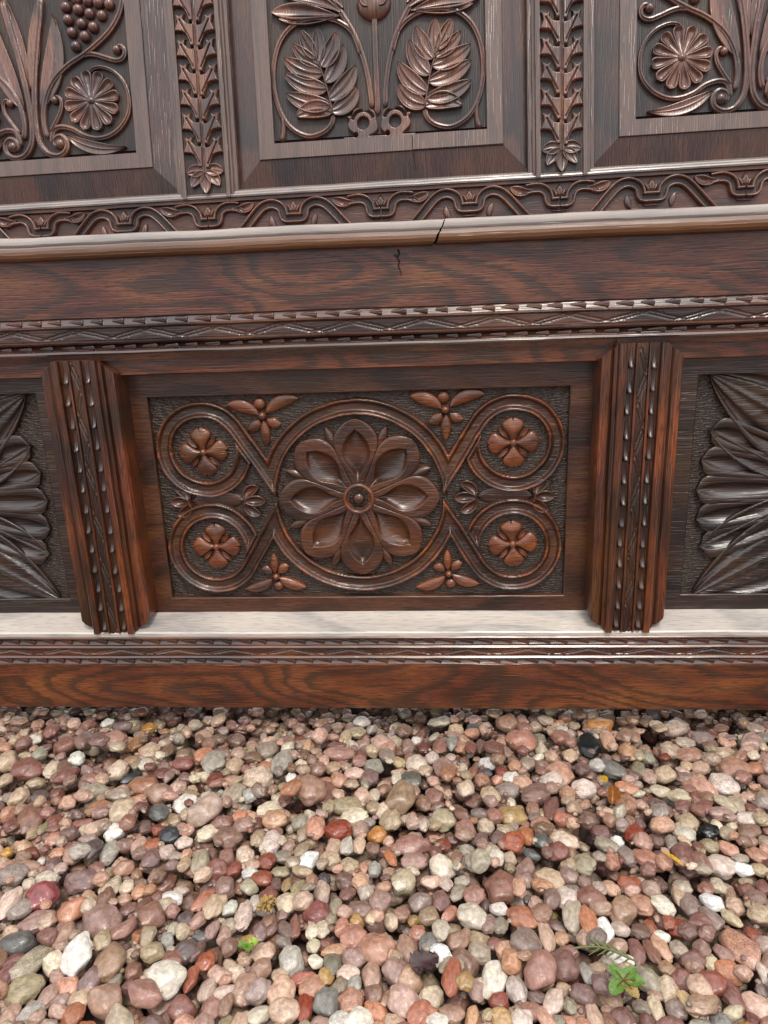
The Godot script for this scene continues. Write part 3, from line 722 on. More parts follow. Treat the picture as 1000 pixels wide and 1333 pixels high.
const SMALL := """77 -3 14.1 8.8 5.6 -0 ge k
-12 -2 9.9 8.1 5.5 15 w a
-308 5 8.3 8.3 5.3 -0 w k
419 6 10.7 7.6 4.9 -28 pg o
-275 9 9.9 11.0 7.5 -0 et a
-412 10 11.2 7.0 4.5 -0 b o
210 12 7.9 6.6 4.2 -0 w o
-256 13 8.8 8.2 5.3 -0 y o
113 13 8.8 7.8 5.0 -28 dg o
94 15 9.6 9.9 6.3 -15 t o
37 15 9.6 9.3 6.0 -0 b o
-16 20 10.7 8.0 5.1 -0 e o
185 29 9.7 7.2 4.6 -90 eg o
205 32 9.3 10.9 7.0 -0 rs o
51 34 5.7 6.5 4.2 -0 w o
336 34 11.2 7.6 4.9 -0 tg o
-276 34 11.8 9.4 6.4 -0 m a
-88 43 10.4 9.8 6.7 -0 pr a
120 44 12.1 5.7 3.6 83 m o
-68 44 12.3 8.9 5.7 -83 to o
-33 46 11.4 6.5 4.4 -0 r a
-376 46 10.2 8.7 5.6 -0 w o
21 47 11.4 10.1 6.9 -51 sp a
60 48 8.2 9.0 5.7 -0 Rd o
42 48 7.7 9.6 6.5 -0 mp a
-256 49 11.9 8.4 5.4 -90 by o
77 50 12.8 8.2 5.6 -90 rs a
315 50 9.0 10.0 6.4 -0 tg o
99 51 8.6 8.9 5.7 -0 s o
90 51 11.4 6.1 4.1 -90 g a
143 56 10.1 8.1 5.5 -51 mp a
109 56 12.5 5.6 3.6 -83 r o
390 59 10.2 6.1 3.9 -76 wc o
212 60 10.6 8.0 5.1 -90 t o
-292 60 11.5 8.5 5.4 -0 m o
308 60 6.3 5.9 3.8 -40 R o
289 60 7.9 9.9 6.3 -0 ge o
-216 61 12.3 6.7 4.3 87 b o
133 61 11.8 9.0 6.1 -40 rb a
-6 61 12.6 6.1 4.2 83 r a
-139 61 8.2 10.3 6.6 -0 p o
-69 64 8.1 8.9 5.7 -0 b o
69 67 8.0 9.4 6.0 -0 wp v
-354 72 9.8 8.4 5.7 -51 gc a
34 73 8.5 6.8 4.3 -56 cy o
-313 73 9.6 10.1 6.5 -28 w o
325 75 6.3 7.2 4.6 -0 t o
-120 75 9.2 8.7 5.6 22 b o
402 75 8.6 9.6 6.1 -0 pm o
124 76 9.3 8.6 5.9 -0 w a
-250 76 9.2 7.6 4.9 -0 to o
338 78 9.9 9.4 6.0 -28 pt o
165 79 8.8 10.4 6.6 -0 gp o
-194 79 11.1 9.5 6.1 -0 r o
8 80 10.9 9.9 6.7 -0 g a
153 81 9.1 6.8 4.4 -90 to o
275 82 12.9 7.9 5.1 76 eg o
235 82 8.2 9.0 5.8 -0 gw o
99 83 9.2 6.4 4.1 -90 c o
387 85 9.5 8.3 5.3 -0 so o
-34 85 9.0 9.2 5.9 15 tp o
-67 86 7.4 8.7 5.5 -0 c o
-320 87 13.7 7.3 5.0 -76 b a
62 87 7.8 8.5 5.5 -0 t o
-103 88 8.2 7.3 4.7 -28 os o
-230 88 8.0 8.8 5.6 -0 wc o
140 89 9.3 6.9 4.7 -40 Rr a
219 89 7.7 8.4 5.4 -0 m o
110 89 11.6 6.2 4.2 69 rs a
-331 92 13.9 7.6 4.9 -87 c o
283 93 12.4 7.1 4.8 -69 p a
-10 93 10.8 9.1 5.8 15 sw o
318 94 8.5 7.1 4.5 -0 pm v
122 94 7.2 6.0 3.8 -0 dm o
-210 98 9.5 8.9 5.7 -40 r o
33 100 9.6 5.8 3.7 83 c o
-202 101 9.8 6.0 4.1 -83 mp a
148 101 9.0 8.3 5.3 -0 w o
134 101 6.2 7.7 5.3 -0 s a
-240 103 12.5 6.0 4.1 60 d a
71 104 8.5 6.6 4.2 -69 p o
-25 104 10.0 9.4 6.4 -28 s a
-72 107 9.6 6.3 4.1 -83 w o
-151 108 8.7 10.3 6.6 -0 Rr o
-281 109 10.8 9.8 6.3 -0 rp o
118 109 7.6 8.3 5.3 -0 sb o
-11 110 8.1 6.6 4.2 -0 t o
-372 110 7.9 9.9 6.3 -0 t o
316 112 8.0 6.8 4.4 -22 rp o
258 114 12.1 7.5 5.1 -15 so a
288 115 9.7 8.6 5.5 -0 c k
369 122 7.5 6.3 4.0 -51 sw o
319 124 8.6 6.8 4.3 69 r o
199 125 8.3 10.3 6.6 -0 st o
13 126 9.3 5.7 3.6 -83 c k
2 128 8.4 9.3 6.3 -0 p a
-305 132 8.6 9.6 6.5 -0 r a
-139 134 12.9 5.7 3.6 -83 w k
-73 134 10.3 6.7 4.3 76 rs o
-151 135 7.5 8.2 5.3 -0 c k
-321 136 9.5 8.4 5.3 -0 md o
280 136 9.0 9.0 5.7 -0 m o
60 137 10.6 8.1 5.5 -60 b a
-109 137 8.9 9.9 6.3 -0 wg v
303 141 10.1 8.7 5.6 28 mr o
125 142 7.2 7.9 5.4 -0 p a
365 143 9.6 6.2 4.0 -46 r o
320 144 7.9 8.8 5.6 -0 r v
-289 144 9.0 8.8 5.6 -15 p o
287 144 9.4 5.8 3.7 -90 bm o
13 145 6.8 8.0 5.1 -0 t o
115 151 9.5 8.5 5.8 -40 mg a
-311 153 5.6 7.0 4.5 -0 t k
165 156 7.1 6.1 3.9 -0 mg o
-113 160 8.1 7.9 5.1 -0 so o
-340 161 8.3 10.4 7.1 -0 s a
52 164 7.1 8.3 5.3 -0 sw o
-53 167 8.0 10.0 6.4 -0 ge o
62 167 8.3 5.7 3.7 -90 pw o
-102 168 11.1 5.4 3.7 -83 wp a
-172 168 6.8 7.3 4.7 -0 t o
118 169 8.3 9.3 5.9 -0 cp k
168 169 9.5 6.5 4.4 -0 s a
330 172 7.6 8.5 5.4 -0 eg o
-289 172 11.9 7.7 4.9 -87 r o
-260 173 11.1 5.6 3.8 22 r a
220 173 9.6 7.9 5.4 -22 rm a
-93 174 6.6 8.3 5.6 -0 r a
-198 177 9.4 6.8 4.6 -83 m a
4 177 7.9 9.3 6.3 -0 pm a
292 178 9.0 8.6 5.5 -40 wc o
-162 181 8.2 5.4 3.7 -28 p a
-184 181 6.2 7.8 5.3 -0 Rr a
-325 182 9.6 7.2 4.9 -69 r a
266 183 7.6 7.4 5.0 -0 mr a
128 184 7.2 8.5 5.8 -0 m a
-292 185 7.8 4.5 2.9 -83 e o
87 186 6.8 8.0 5.4 -0 rm a
232 186 6.3 7.3 4.7 -0 w o
112 187 7.9 8.3 5.7 -28 m a
310 188 8.3 7.7 4.9 -51 e o
-301 188 11.0 5.9 4.0 -80 t a
-47 188 9.7 5.2 3.5 -90 t a
277 189 6.7 7.8 5.3 -0 gm a
31 190 5.1 6.4 4.1 -0 p o
-263 191 9.1 8.6 5.9 28 m a
325 191 10.6 6.9 4.7 -40 sp a
166 192 8.7 7.5 4.8 -60 dg o
299 192 6.6 7.7 5.0 -0 rb o
-87 194 9.7 6.5 4.1 -90 te o
-244 194 9.8 6.5 4.4 22 gp a
-277 195 8.3 8.2 5.3 -0 s o
78 196 8.3 8.2 5.6 -28 Rr a
-154 197 8.2 8.1 5.2 -0 wp o
-58 199 6.0 6.4 4.1 -0 p o
18 199 6.8 7.4 5.0 -0 b a
100 199 7.5 6.3 4.0 -0 g o
-5 200 11.1 6.4 4.3 -87 wg a
-195 201 10.8 6.9 4.7 -90 p a
-181 202 8.0 9.5 6.1 -28 oR o
156 203 8.7 6.0 4.1 -34 dg a
331 203 7.7 5.1 3.2 -0 ge o
-46 204 9.1 6.3 4.0 69 te o
-300 206 7.9 8.1 5.5 15 sc a
136 208 6.6 7.2 4.6 -0 t k
34 210 10.7 4.5 2.9 -65 o o
-61 211 7.6 6.8 4.4 -0 ge o
222 212 7.3 9.1 5.8 -0 sb k
-289 213 8.2 5.9 4.0 -7 Rr a
-111 213 8.0 9.5 6.4 -0 rp a
-157 213 7.6 5.3 3.4 -0 gb o
-312 213 6.0 6.4 4.1 -0 y o
-265 213 7.3 6.4 4.1 -0 s k
125 216 7.8 6.1 4.1 -69 w a
-74 217 8.8 8.2 5.2 -51 Rr o
262 220 7.2 8.0 5.1 -0 sb o
-146 223 6.7 7.3 4.9 -0 t a
-238 223 9.8 7.8 5.0 22 gw k
-275 224 4.2 5.3 3.4 -0 w o
21 224 6.5 8.1 5.2 -0 gw o
291 226 7.1 5.9 3.8 -0 gt k
-100 228 6.6 8.2 5.6 -0 Rr a
-59 229 8.2 6.1 3.9 -0 et o
-85 231 7.4 6.1 3.9 -0 w o
147 231 8.6 8.3 5.3 -28 mp k
-300 232 7.5 8.4 5.4 -0 s o
302 234 7.4 6.9 4.4 -40 gt o
-20 236 5.2 6.5 4.2 -0 dm o
69 237 8.2 8.3 5.6 28 sw a
336 237 6.1 7.7 5.2 -0 r a
81 237 8.5 5.9 3.8 -69 wp o
-74 237 9.3 7.6 4.8 -7 Ro o
291 238 6.9 7.2 4.6 -0 rp o
-31 238 7.5 5.2 3.3 -90 bs o
323 239 7.4 7.2 4.9 15 r a
215 239 9.2 6.6 4.2 -56 ts o
-51 243 8.0 4.4 2.8 -90 ey o
160 243 9.4 7.3 4.6 -15 ot o
-60 243 8.0 4.8 3.3 -90 m a
267 246 10.4 5.8 3.7 83 t o
43 247 6.3 5.9 3.8 -0 cw k
-40 247 10.7 6.1 4.2 76 e a
-82 247 7.6 7.4 5.1 15 ce a
91 247 11.0 5.5 3.5 65 ge o
-186 250 6.4 7.0 4.5 -0 cp o
15 251 7.4 8.8 5.6 -0 wp k
-165 252 6.0 6.0 3.8 -0 ot o
1 252 7.9 6.3 4.0 69 mr o
308 255 7.6 8.4 5.4 15 cs o
-174 255 6.0 6.5 4.1 -0 ot o
153 258 6.1 7.1 4.6 -0 p o
-183 263 6.3 6.4 4.1 -0 st o
123 263 7.9 6.1 4.2 -0 wg a
-72 263 10.4 5.6 3.6 -76 wp k
-7 265 10.5 5.0 3.2 -90 ge o
299 266 10.8 5.4 3.7 -56 ec a
84 269 9.4 5.1 3.5 56 sr a
-164 269 10.2 5.9 3.8 83 br o
46 271 6.8 7.1 4.5 -0 bp o
-92 271 6.1 7.2 4.9 -0 wg a
-176 274 8.3 5.5 3.5 40 rm o
251 275 8.0 4.9 3.1 76 Rs o
56 276 4.9 5.6 3.8 -0 ye a
237 277 7.1 4.5 2.9 -76 oR o
27 278 6.7 7.5 5.1 -0 st a
39 278 6.3 7.9 5.1 -0 cp k
114 279 8.4 6.3 4.0 69 mp o
12 279 5.6 6.1 4.1 -0 ye a
123 280 8.4 5.9 3.8 69 ge o
214 280 7.5 7.6 5.1 -28 pw a
311 282 7.7 4.6 2.9 -69 Rr o
228 282 8.0 7.2 4.6 15 bm o
-57 282 6.8 8.5 5.7 -0 b a
262 285 7.7 7.1 4.5 22 mb o
-36 286 12.8 4.6 3.1 -76 rb a
-0 286 7.0 7.4 5.0 -0 s a
243 286 6.1 6.2 4.2 -15 w a
-14 287 8.8 6.3 4.0 -90 ct o
-88 287 7.3 7.8 5.0 -28 ce o
59 289 7.0 6.8 4.4 -15 sr o
-43 290 9.2 6.3 4.3 -56 mb a
168 290 5.8 5.9 3.7 -0 to o
-132 291 7.0 4.5 2.9 -90 c o
-22 291 5.5 6.0 3.8 -0 c o
77 294 8.0 7.5 5.1 51 cg a
183 295 8.5 6.9 4.7 -69 p a
-90 297 6.3 7.4 5.0 -0 p a
252 297 6.7 7.9 5.1 -0 tg v
-123 297 6.9 6.3 4.3 28 ce a
118 297 7.4 5.3 3.6 28 r a
-106 298 8.1 4.1 2.8 -0 dg a
-261 298 6.8 5.6 3.6 -0 t o
283 300 9.5 5.6 3.8 -83 mp a
-44 300 8.3 5.3 3.6 -28 gm a
-155 301 5.9 7.4 5.0 -0 o a
-67 302 5.8 7.3 4.7 -0 ty o
-19 303 6.8 5.1 3.2 -90 c o
-132 304 5.9 6.4 4.4 -0 g a
-226 306 8.2 7.7 5.2 -51 rm a
271 307 5.5 6.5 4.1 -0 ce o
-3 307 10.2 5.3 3.4 22 to o
-107 310 9.9 5.8 3.9 -90 m a
239 314 6.5 6.8 4.4 -0 to o
-15 317 6.0 6.6 4.5 -0 wc a
182 320 9.4 5.5 3.7 -87 g a
-243 324 8.9 6.2 3.9 28 r o
-6 329 7.4 6.6 4.5 -40 ye a
-39 330 7.1 6.8 4.3 -28 tp o
-23 331 10.1 5.1 3.3 15 Rs o
298 331 4.6 4.9 3.2 -0 mg o
15 335 6.1 7.7 4.9 -0 gw o
5 337 6.1 7.6 5.2 -0 bg a
143 340 6.6 5.4 3.4 -0 m o
-147 343 7.7 5.1 3.5 -22 rm a
117 345 6.8 7.3 4.9 -28 Rr a
164 346 7.0 5.6 3.8 -69 eg a
94 346 7.5 6.3 4.1 69 ey o
213 358 6.0 6.7 4.6 -0 rm a
156 358 7.2 4.2 2.8 -90 ge a
98 358 9.2 4.6 3.1 80 to a
189 358 8.7 4.8 3.1 -87 bs o
163 358 6.4 4.5 3.0 -90 sb a
277 358 6.3 5.1 3.3 -0 yo o
203 362 6.3 4.7 3.0 -0 w o
75 368 7.6 5.6 3.6 -0 wc o
-15 368 4.5 4.8 3.1 -0 eg o
-112 368 7.0 5.6 3.8 -69 br a
-70 369 8.7 5.0 3.2 76 e k
-29 370 7.4 4.8 3.1 -0 ot o
-46 372 5.8 4.8 3.1 -0 wp o
-164 376 7.8 6.1 3.9 -0 o o
-218 379 5.9 4.1 2.6 -0 e k"""

# ---------- the scene ----------
var settle: Node3D
var rng := RandomNumberGenerator.new()

func _ready() -> void:
	rng.seed = 4711
	sway.seed = 5
	sway.frequency = 0.01
	camera_sky_sun()
	textures_and_materials()
	ground()
	build_settle()
	gravel()
	plants()

func camera_sky_sun() -> void:
	var cam := Camera3D.new()
	cam.name = "camera"
	cam.fov = 68.17
	cam.near = 0.02
	cam.far = 200.0
	cam.transform = Transform3D(Basis(Vector3(0.99693, -0.03699, -0.06895), Vector3(0.01536, 0.95655, -0.29115), Vector3(0.07672, 0.28920, 0.95419)).orthonormalized(), Vector3(0.0833, 0.4698, 0.75))
	add_child(cam)
	cam.current = true
	var sky_mat := ProceduralSkyMaterial.new()
	sky_mat.sky_top_color = Color(0.985, 0.99, 1.0)
	sky_mat.sky_horizon_color = Color(0.66, 0.67, 0.69)
	sky_mat.sky_curve = 0.6
	sky_mat.ground_horizon_color = Color(0.42, 0.38, 0.34)
	sky_mat.ground_bottom_color = Color(0.36, 0.31, 0.28)
	sky_mat.sun_angle_max = 1.0
	sky_mat.energy_multiplier = 1.9
	var sky := Sky.new()
	sky.sky_material = sky_mat
	var env := Environment.new()
	env.background_mode = Environment.BG_SKY
	env.sky = sky
	env.tonemap_mode = Environment.TONE_MAPPER_LINEAR
	env.tonemap_exposure = 1.42
	env.sdfgi_enabled = true
	env.ssao_enabled = true
	env.ssil_enabled = true
	var we := WorldEnvironment.new()
	we.name = "world_environment"
	we.environment = env
	add_child(we)
	var sun := DirectionalLight3D.new()
	sun.name = "sun"
	sun.light_energy = 0.5
	sun.light_color = Color(1.0, 0.97, 0.93)
	sun.light_angular_distance = 14.0
	sun.shadow_enabled = true
	sun.rotation_degrees = Vector3(-58, 14, 0)
	add_child(sun)

func textures_and_materials() -> void:
	var fig := oak_image(1024, 1024, 8.0, 11, 1.0)
	T["figured_h"] = tex(fig)
	T["figured_v"] = tex(turned(fig))
	var plain := oak_image(768, 768, 2.0, 31, 0.45)
	T["plain_h"] = tex(plain)
	T["plain_v"] = tex(turned(plain))
	var sheen_im := oak_image(768, 768, 3.0, 51, 0.25, 0.84, 0.28)  # pale calm oak; puts sky sheen into nosing, ledge and fillet colours
	T["worn_h"] = tex(sheen_im)
	T["worn_v"] = tex(turned(sheen_im))
	var pores := bump_image(768, 768, 12, 0.16, 5, 3.0)
	T["pores_h"] = tex(pores)
	T["pores_v"] = tex(turned(pores))
	wood("rail", Color(0.437, 0.332, 0.294), "figured", false, 0.34, 0.45, 0.15)
	wood("plinth", Color(0.45, 0.302, 0.208), "figured", false, 0.28, 0.45, 0.3)
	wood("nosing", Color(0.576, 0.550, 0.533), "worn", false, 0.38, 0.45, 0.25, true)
	wood("moulding", Color(0.370, 0.294, 0.265), "plain", false, 0.24, 0.45, 0.6)
	wood("low_moulding", Color(0.403, 0.290, 0.227), "plain", false, 0.24, 0.45, 0.6)
	wood("ledge", Color(0.776, 0.776, 0.776), "worn", false, 0.24, 0.45, 1.0)  # near-white: some wear and dust, plus sky sheen put into the colour
	wood("panel", Color(0.344, 0.252, 0.189), "plain", false, 0.32, 0.45, 0.2, false, 1.4)
	wood("carving", Color(0.540, 0.347, 0.211), "plain", false, 0.3, 0.9, 0.4, true, 1.5)
	wood("petal", Color(0.349, 0.239, 0.160), "plain", false, 0.3, 0.9, 0.4, false, 1.5)
	wood("sprig", Color(0.504, 0.333, 0.198), "plain", false, 0.31, 0.9, 0.35, false, 1.5)
	wood("side_panel", Color(0.224, 0.193, 0.178), "plain", false, 0.3, 0.9, 0.4)
	wood("stile", Color(0.538, 0.336, 0.185), "plain", true, 0.33, 0.45, 0.3, true)
	wood("stile_dark", Color(0.277, 0.210, 0.168), "plain", true, 0.3, 0.45, 0.3)
	wood("back_frame", Color(0.391, 0.313, 0.287), "worn", true, 0.3, 0.45, 0.5)
	wood("back_rail", Color(0.370, 0.252, 0.197), "plain", false, 0.42, 0.45, 0.1)
	wood("back_carving", Color(0.478, 0.377, 0.340), "plain", true, 0.28, 0.45, 0.5)
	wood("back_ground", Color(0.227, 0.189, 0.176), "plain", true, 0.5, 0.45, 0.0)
	wood("back_bevel", Color(0.302, 0.218, 0.189), "plain", true, 0.3, 0.45, 0.4)
	wood("pale", Color(0.544, 0.519, 0.511), "worn", false, 0.22, 0.45, 1.0)  # back fillet; its paleness is painted sky reflection
	# the stained, hacked ground behind the carving
	var g := StandardMaterial3D.new()
	g.albedo_color = Color(0.20, 0.155, 0.125)
	var chips := field(512, 512, 0.045, 3, 77)
	var ci := Image.create_from_data(512, 512, false, Image.FORMAT_L8, chips)
	ci.convert(Image.FORMAT_RGBA8)
	ci.bump_map_to_normal_map(9.0)
	g.normal_enabled = true
	g.normal_texture = tex(ci)
	g.roughness = 0.40
	g.uv1_triplanar = true
	g.uv1_world_triplanar = true
	g.uv1_scale = Vector3(3.5, 20, 12)
	M["stained"] = g
	var dark := StandardMaterial3D.new()
	dark.albedo_color = Color(0.05, 0.04, 0.035)
	dark.roughness = 0.8
	M["crack"] = dark

func ground() -> void:
	var mi := MeshInstance3D.new()
	var pm := PlaneMesh.new()
	pm.size = Vector2(120, 120)
	mi.mesh = pm
	mi.position.y = -0.045
	var m := StandardMaterial3D.new()
	var w := 512
	var a := field(w, w, 0.06, 2, 91)
	var b := field(w, w, 0.11, 2, 92)
	var out := PackedByteArray()
	out.resize(w * w * 3)
	for i in w * w:
		var v := 0.25 + 0.75 * a[i] / 255.0
		var r := b[i] / 255.0
		out[i * 3] = int(255 * v * 0.66)
		out[i * 3 + 1] = int(255 * v * (0.46 + 0.12 * r))
		out[i * 3 + 2] = int(255 * v * (0.40 + 0.12 * r))
	m.albedo_texture = tex(Image.create_from_data(w, w, false, Image.FORMAT_RGB8, out))
	m.uv1_triplanar = true
	m.uv1_world_triplanar = true
	m.uv1_scale = Vector3(1.6, 1.6, 1.6)
	m.roughness = 0.9
	mi.material_override = m
	mi.name = "ground"
	mi.set_meta("kind", "structure")
	add_child(mi, true)

# ---------- the settle ----------
const HALF := 0.865
const PITCH := 0.5535
const MID := -0.0025

func build_settle() -> void:
	settle = thing(Node3D.new(), "carved_settle", "dark carved oak settle with floral panels standing on reddish gravel", "bench")
	front_rails()
	for k in [-1, 0, 1]:
		lower_panel(MID + k * PITCH, k)
	for k in [-1.5, -0.5, 0.5, 1.5]:
		front_stile(MID + k * PITCH)
	back()

func front_rails() -> void:
	# seat: a thick moulded front edge in two lengths with an open crack between them
	var nose := PackedVector2Array([Vector2(-0.06, 0.5262), Vector2(-0.0075, 0.5262), Vector2(-0.0055, 0.5254), Vector2(0.0005, 0.5222), Vector2(0.0050, 0.5190), Vector2(0.0055, 0.5166), Vector2(0.0085, 0.5160), Vector2(0.0108, 0.5148), Vector2(0.0124, 0.5124), Vector2(0.0130, 0.5095), Vector2(0.0124, 0.5064), Vector2(0.0103, 0.5042), Vector2(0.006, 0.5032), Vector2(-0.06, 0.5032)])
	var sheen_top := Color(1, 1, 1)
	var nt: Array = [Color(0.4, 0.32, 0.27), Color(0.9, 0.86, 0.83), Color(1, 1, 1), Color(0.72, 0.69, 0.68), Color(0.42, 0.36, 0.32), Color(0.10, 0.06, 0.04), Color(0.36, 0.18, 0.075), Color(0.42, 0.20, 0.075)]  # tints paint sky sheen on the upward chamfer, golden brown below
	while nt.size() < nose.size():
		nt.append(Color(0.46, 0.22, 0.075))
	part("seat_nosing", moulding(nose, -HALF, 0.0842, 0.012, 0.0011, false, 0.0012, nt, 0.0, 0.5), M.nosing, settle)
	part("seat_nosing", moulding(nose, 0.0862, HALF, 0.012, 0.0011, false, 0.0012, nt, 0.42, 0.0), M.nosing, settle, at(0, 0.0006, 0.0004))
	part("seat_board", board(HALF * 2 - 0.002, 0.44, 0.024), M.back_rail, settle, Transform3D(Basis(Vector3(1, 0, 0), -PI / 2), Vector3(0, 0.5258, -0.281)))
	# the plain figured rail under the seat
	var rail := part("seat_rail", moulding(PackedVector2Array([Vector2(-0.03, 0.5030), Vector2(0.0, 0.5030), Vector2(0.0, 0.4478), Vector2(-0.001, 0.4470), Vector2(-0.03, 0.4470)]), -HALF, HALF, 0.015, 0.0007), M.rail, settle)
	rail_knot(rail)
	# upper carved moulding: listel, gouge row, listel, chevron band, listel, gouge row, listel
	var z := 0.006
	var up := PackedVector2Array([Vector2(-0.03, 0.4470), Vector2(-0.0015, 0.4470), Vector2(0.0032, 0.4405), Vector2(z - 0.001, 0.4401), Vector2(z + 0.001, 0.4388), Vector2(z - 0.001, 0.4374), Vector2(0.0022, 0.4366), Vector2(0.0022, 0.4262), Vector2(z - 0.001, 0.4256), Vector2(z + 0.001, 0.4240), Vector2(z - 0.001, 0.4224), Vector2(-0.0015, 0.4220), Vector2(0.0036, 0.4160), Vector2(z, 0.4155), Vector2(z + 0.0015, 0.4136), Vector2(z, 0.4120), Vector2(0.0036, 0.4060), Vector2(-0.03, 0.4060)])
	var um := part("carved_moulding", moulding(up, -HALF, HALF, 0.012, 0.0006), M.moulding, settle)
	tongues(um, 0.4437, 0.0012, 0.0213, 0.0, M.moulding, 0.0062)
	tongues(um, 0.4190, 0.0012, 0.0213, 0.009, M.moulding, 0.0058)
	part("chevron_band", zigzag(-HALF + 0.002, HALF - 0.002, 0.0098, 0.0685, 0.0), M.moulding, um, at(0, 0.4314, 0.0019))
	part("lower_rail", moulding(PackedVector2Array([Vector2(-0.045, 0.4060), Vector2(-0.004, 0.4060), Vector2(-0.004, 0.3908), Vector2(-0.006, 0.3895), Vector2(-0.045, 0.3895)]), -HALF, HALF, 0.02, 0.0006), M.plinth, settle)
	# sloping ledge, lower carved moulding, plinth
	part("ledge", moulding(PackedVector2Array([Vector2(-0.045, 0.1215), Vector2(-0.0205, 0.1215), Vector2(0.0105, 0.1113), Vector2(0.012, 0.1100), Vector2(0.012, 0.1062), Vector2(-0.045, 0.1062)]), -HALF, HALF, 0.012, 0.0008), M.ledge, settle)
	z = 0.0135
	var lowp := PackedVector2Array([Vector2(-0.03, 0.1062), Vector2(z - 0.001, 0.1062), Vector2(z, 0.1052), Vector2(z, 0.1036), Vector2(0.0055, 0.1029), Vector2(0.0102, 0.0960), Vector2(z - 0.001, 0.0956), Vector2(z + 0.0005, 0.0939), Vector2(z - 0.001, 0.0922), Vector2(0.0095, 0.0915), Vector2(0.0095, 0.0838), Vector2(z - 0.001, 0.0832), Vector2(z + 0.0005, 0.0816), Vector2(z - 0.001, 0.0800), Vector2(0.0055, 0.0795), Vector2(0.0102, 0.0728), Vector2(0.011, 0.0722), Vector2(-0.03, 0.0722)])
	var lm := part("carved_moulding", moulding(lowp, -HALF, HALF, 0.012, 0.0006), M.low_moulding, settle)
	tongues(lm, 0.0995, 0.0082, 0.0203, 0.004, M.low_moulding, 0.0062)
	tongues(lm, 0.0762, 0.0082, 0.0203, 0.012, M.low_moulding, 0.0060)
	part("chevron_band", zigzag(-HALF + 0.002, HALF - 0.002, 0.0072, 0.0640, 0.02), M.low_moulding, lm, at(0, 0.08765, 0.0092))
	part("plinth_board", moulding(PackedVector2Array([Vector2(-0.03, 0.0722), Vector2(0.0105, 0.0722), Vector2(0.0125, 0.0712), Vector2(0.0130, 0.0200), Vector2(0.0118, 0.0185), Vector2(-0.03, 0.0185)]), -HALF, HALF, 0.012, 0.0009), M.plinth, settle)
	for s in [-1, 1]:
		part("end_board", board(0.46, 0.50, 0.022), M.stile_dark, settle, Transform3D(Basis(Vector3(0, 1, 0), s * PI / 2), Vector3(s * HALF, 0.265, -0.258)))

func rail_knot(rail: Node3D) -> void:
	# an open shake in the wood below the seat edge
	var shakes: Array = []
	for e in [[0, 11, 1.2, 7, -0.6, 3.5, 1.0, 0, 0.2, -4, 2.0, -9, 2.6, -13], [-3.5, 6, -1.5, 4.5, -0.4, 3]]:
		shakes.append([strand(mm(e), 0.0011, 0.0003, 0.0006, ROUND), Transform3D.IDENTITY])
	part("crack", joined(shakes), M.crack, rail, at(0.0455, 0.4890, 0.0003))

func tongues(host: Node3D, y: float, z: float, step: float, phase: float, mat: Material, h: float) -> void:
	# each gouge ends in a rounded nub: a scoop that rises to the right and breaks off
	var kinds: Array = []
	for k in 4:
		var v := PackedVector3Array()
		var n := 9
		var l := step * (0.52 + 0.05 * k)
		for i in n + 2:
			var s := minf(float(i) / n, 1.0)
			var w := h * 0.5 * (0.30 + 0.70 * sqrt(s))
			for j in 9:
				var u := -1.0 + 2.0 * j / 8.0
				var zz := (0.0006 + 0.0042 * pow(s, 1.5)) * (sqrt(maxf(1.0 - u * u * 0.92, 0.0)) - 0.33 * (1.0 - absf(u)) * s)
				if i == n + 1 or absf(u) == 1.0:
					zz = -0.0008
				v.append(Vector3(l * (s - 0.6) + (0.0014 * (1.0 - u * u) if i >= n - 1 else 0.0), u * w, zz))
		kinds.append(grid(n + 2, 9, v))
	var count := int((HALF * 2 - 0.02) / step)
	for i in count:
		var jig := rng.randf_range(-0.0012, 0.0012)
		var o := part("carved_tongue", kinds[rng.randi() % 4], mat, host, at(-HALF + 0.015 + phase + i * step + jig, y + rng.randf_range(-0.0003, 0.0003), z - 0.0002, rng.randf_range(-0.05, 0.05), rng.randf_range(0.9, 1.1), 1.0, rng.randf_range(0.8, 1.15)))
		o.name = "carved_tongue" if i == 0 else "carved_tongue_%03d" % i

func zigzag(x0: float, x1: float, h: float, period: float, phase: float) -> ArrayMesh:
	# chevrons scribed twice over, with a drilled dot in each triangle
	var amp := h * 0.44
	var f := func(x: float, y: float) -> float:
		var z := 0.0014
		var wob := 0.0006 * sway.get_noise_2d(x * 2500.0, 9.0)
		for off in [-0.0055, 0.0055]:
			var q := fposmod((x + off + phase) / period, 1.0)
			var zy := amp * (4.0 * absf(q - 0.5) - 1.0) + wob
			var slope := 4.0 * amp / period
			var d := absf(y - zy) / sqrt(1.0 + slope * slope)
			z -= 0.0011 * (1.0 - smoothstep(0.0003, 0.0011, d))
		var c := fposmod((x + phase) / period * 2.0, 1.0) - 0.5
		var even := int(floor((x + phase) / period * 2.0)) % 2 == 0
		var dd := Vector2(c * period / 2.0, y - (amp * 0.55 if even else -amp * 0.55)).length()
		z -= 0.0009 * (1.0 - smoothstep(0.0004, 0.0013, dd))
		return maxf(z, 0.0002)
	return relief(x0, x1, -h / 2, h / 2, 0.0008, f)

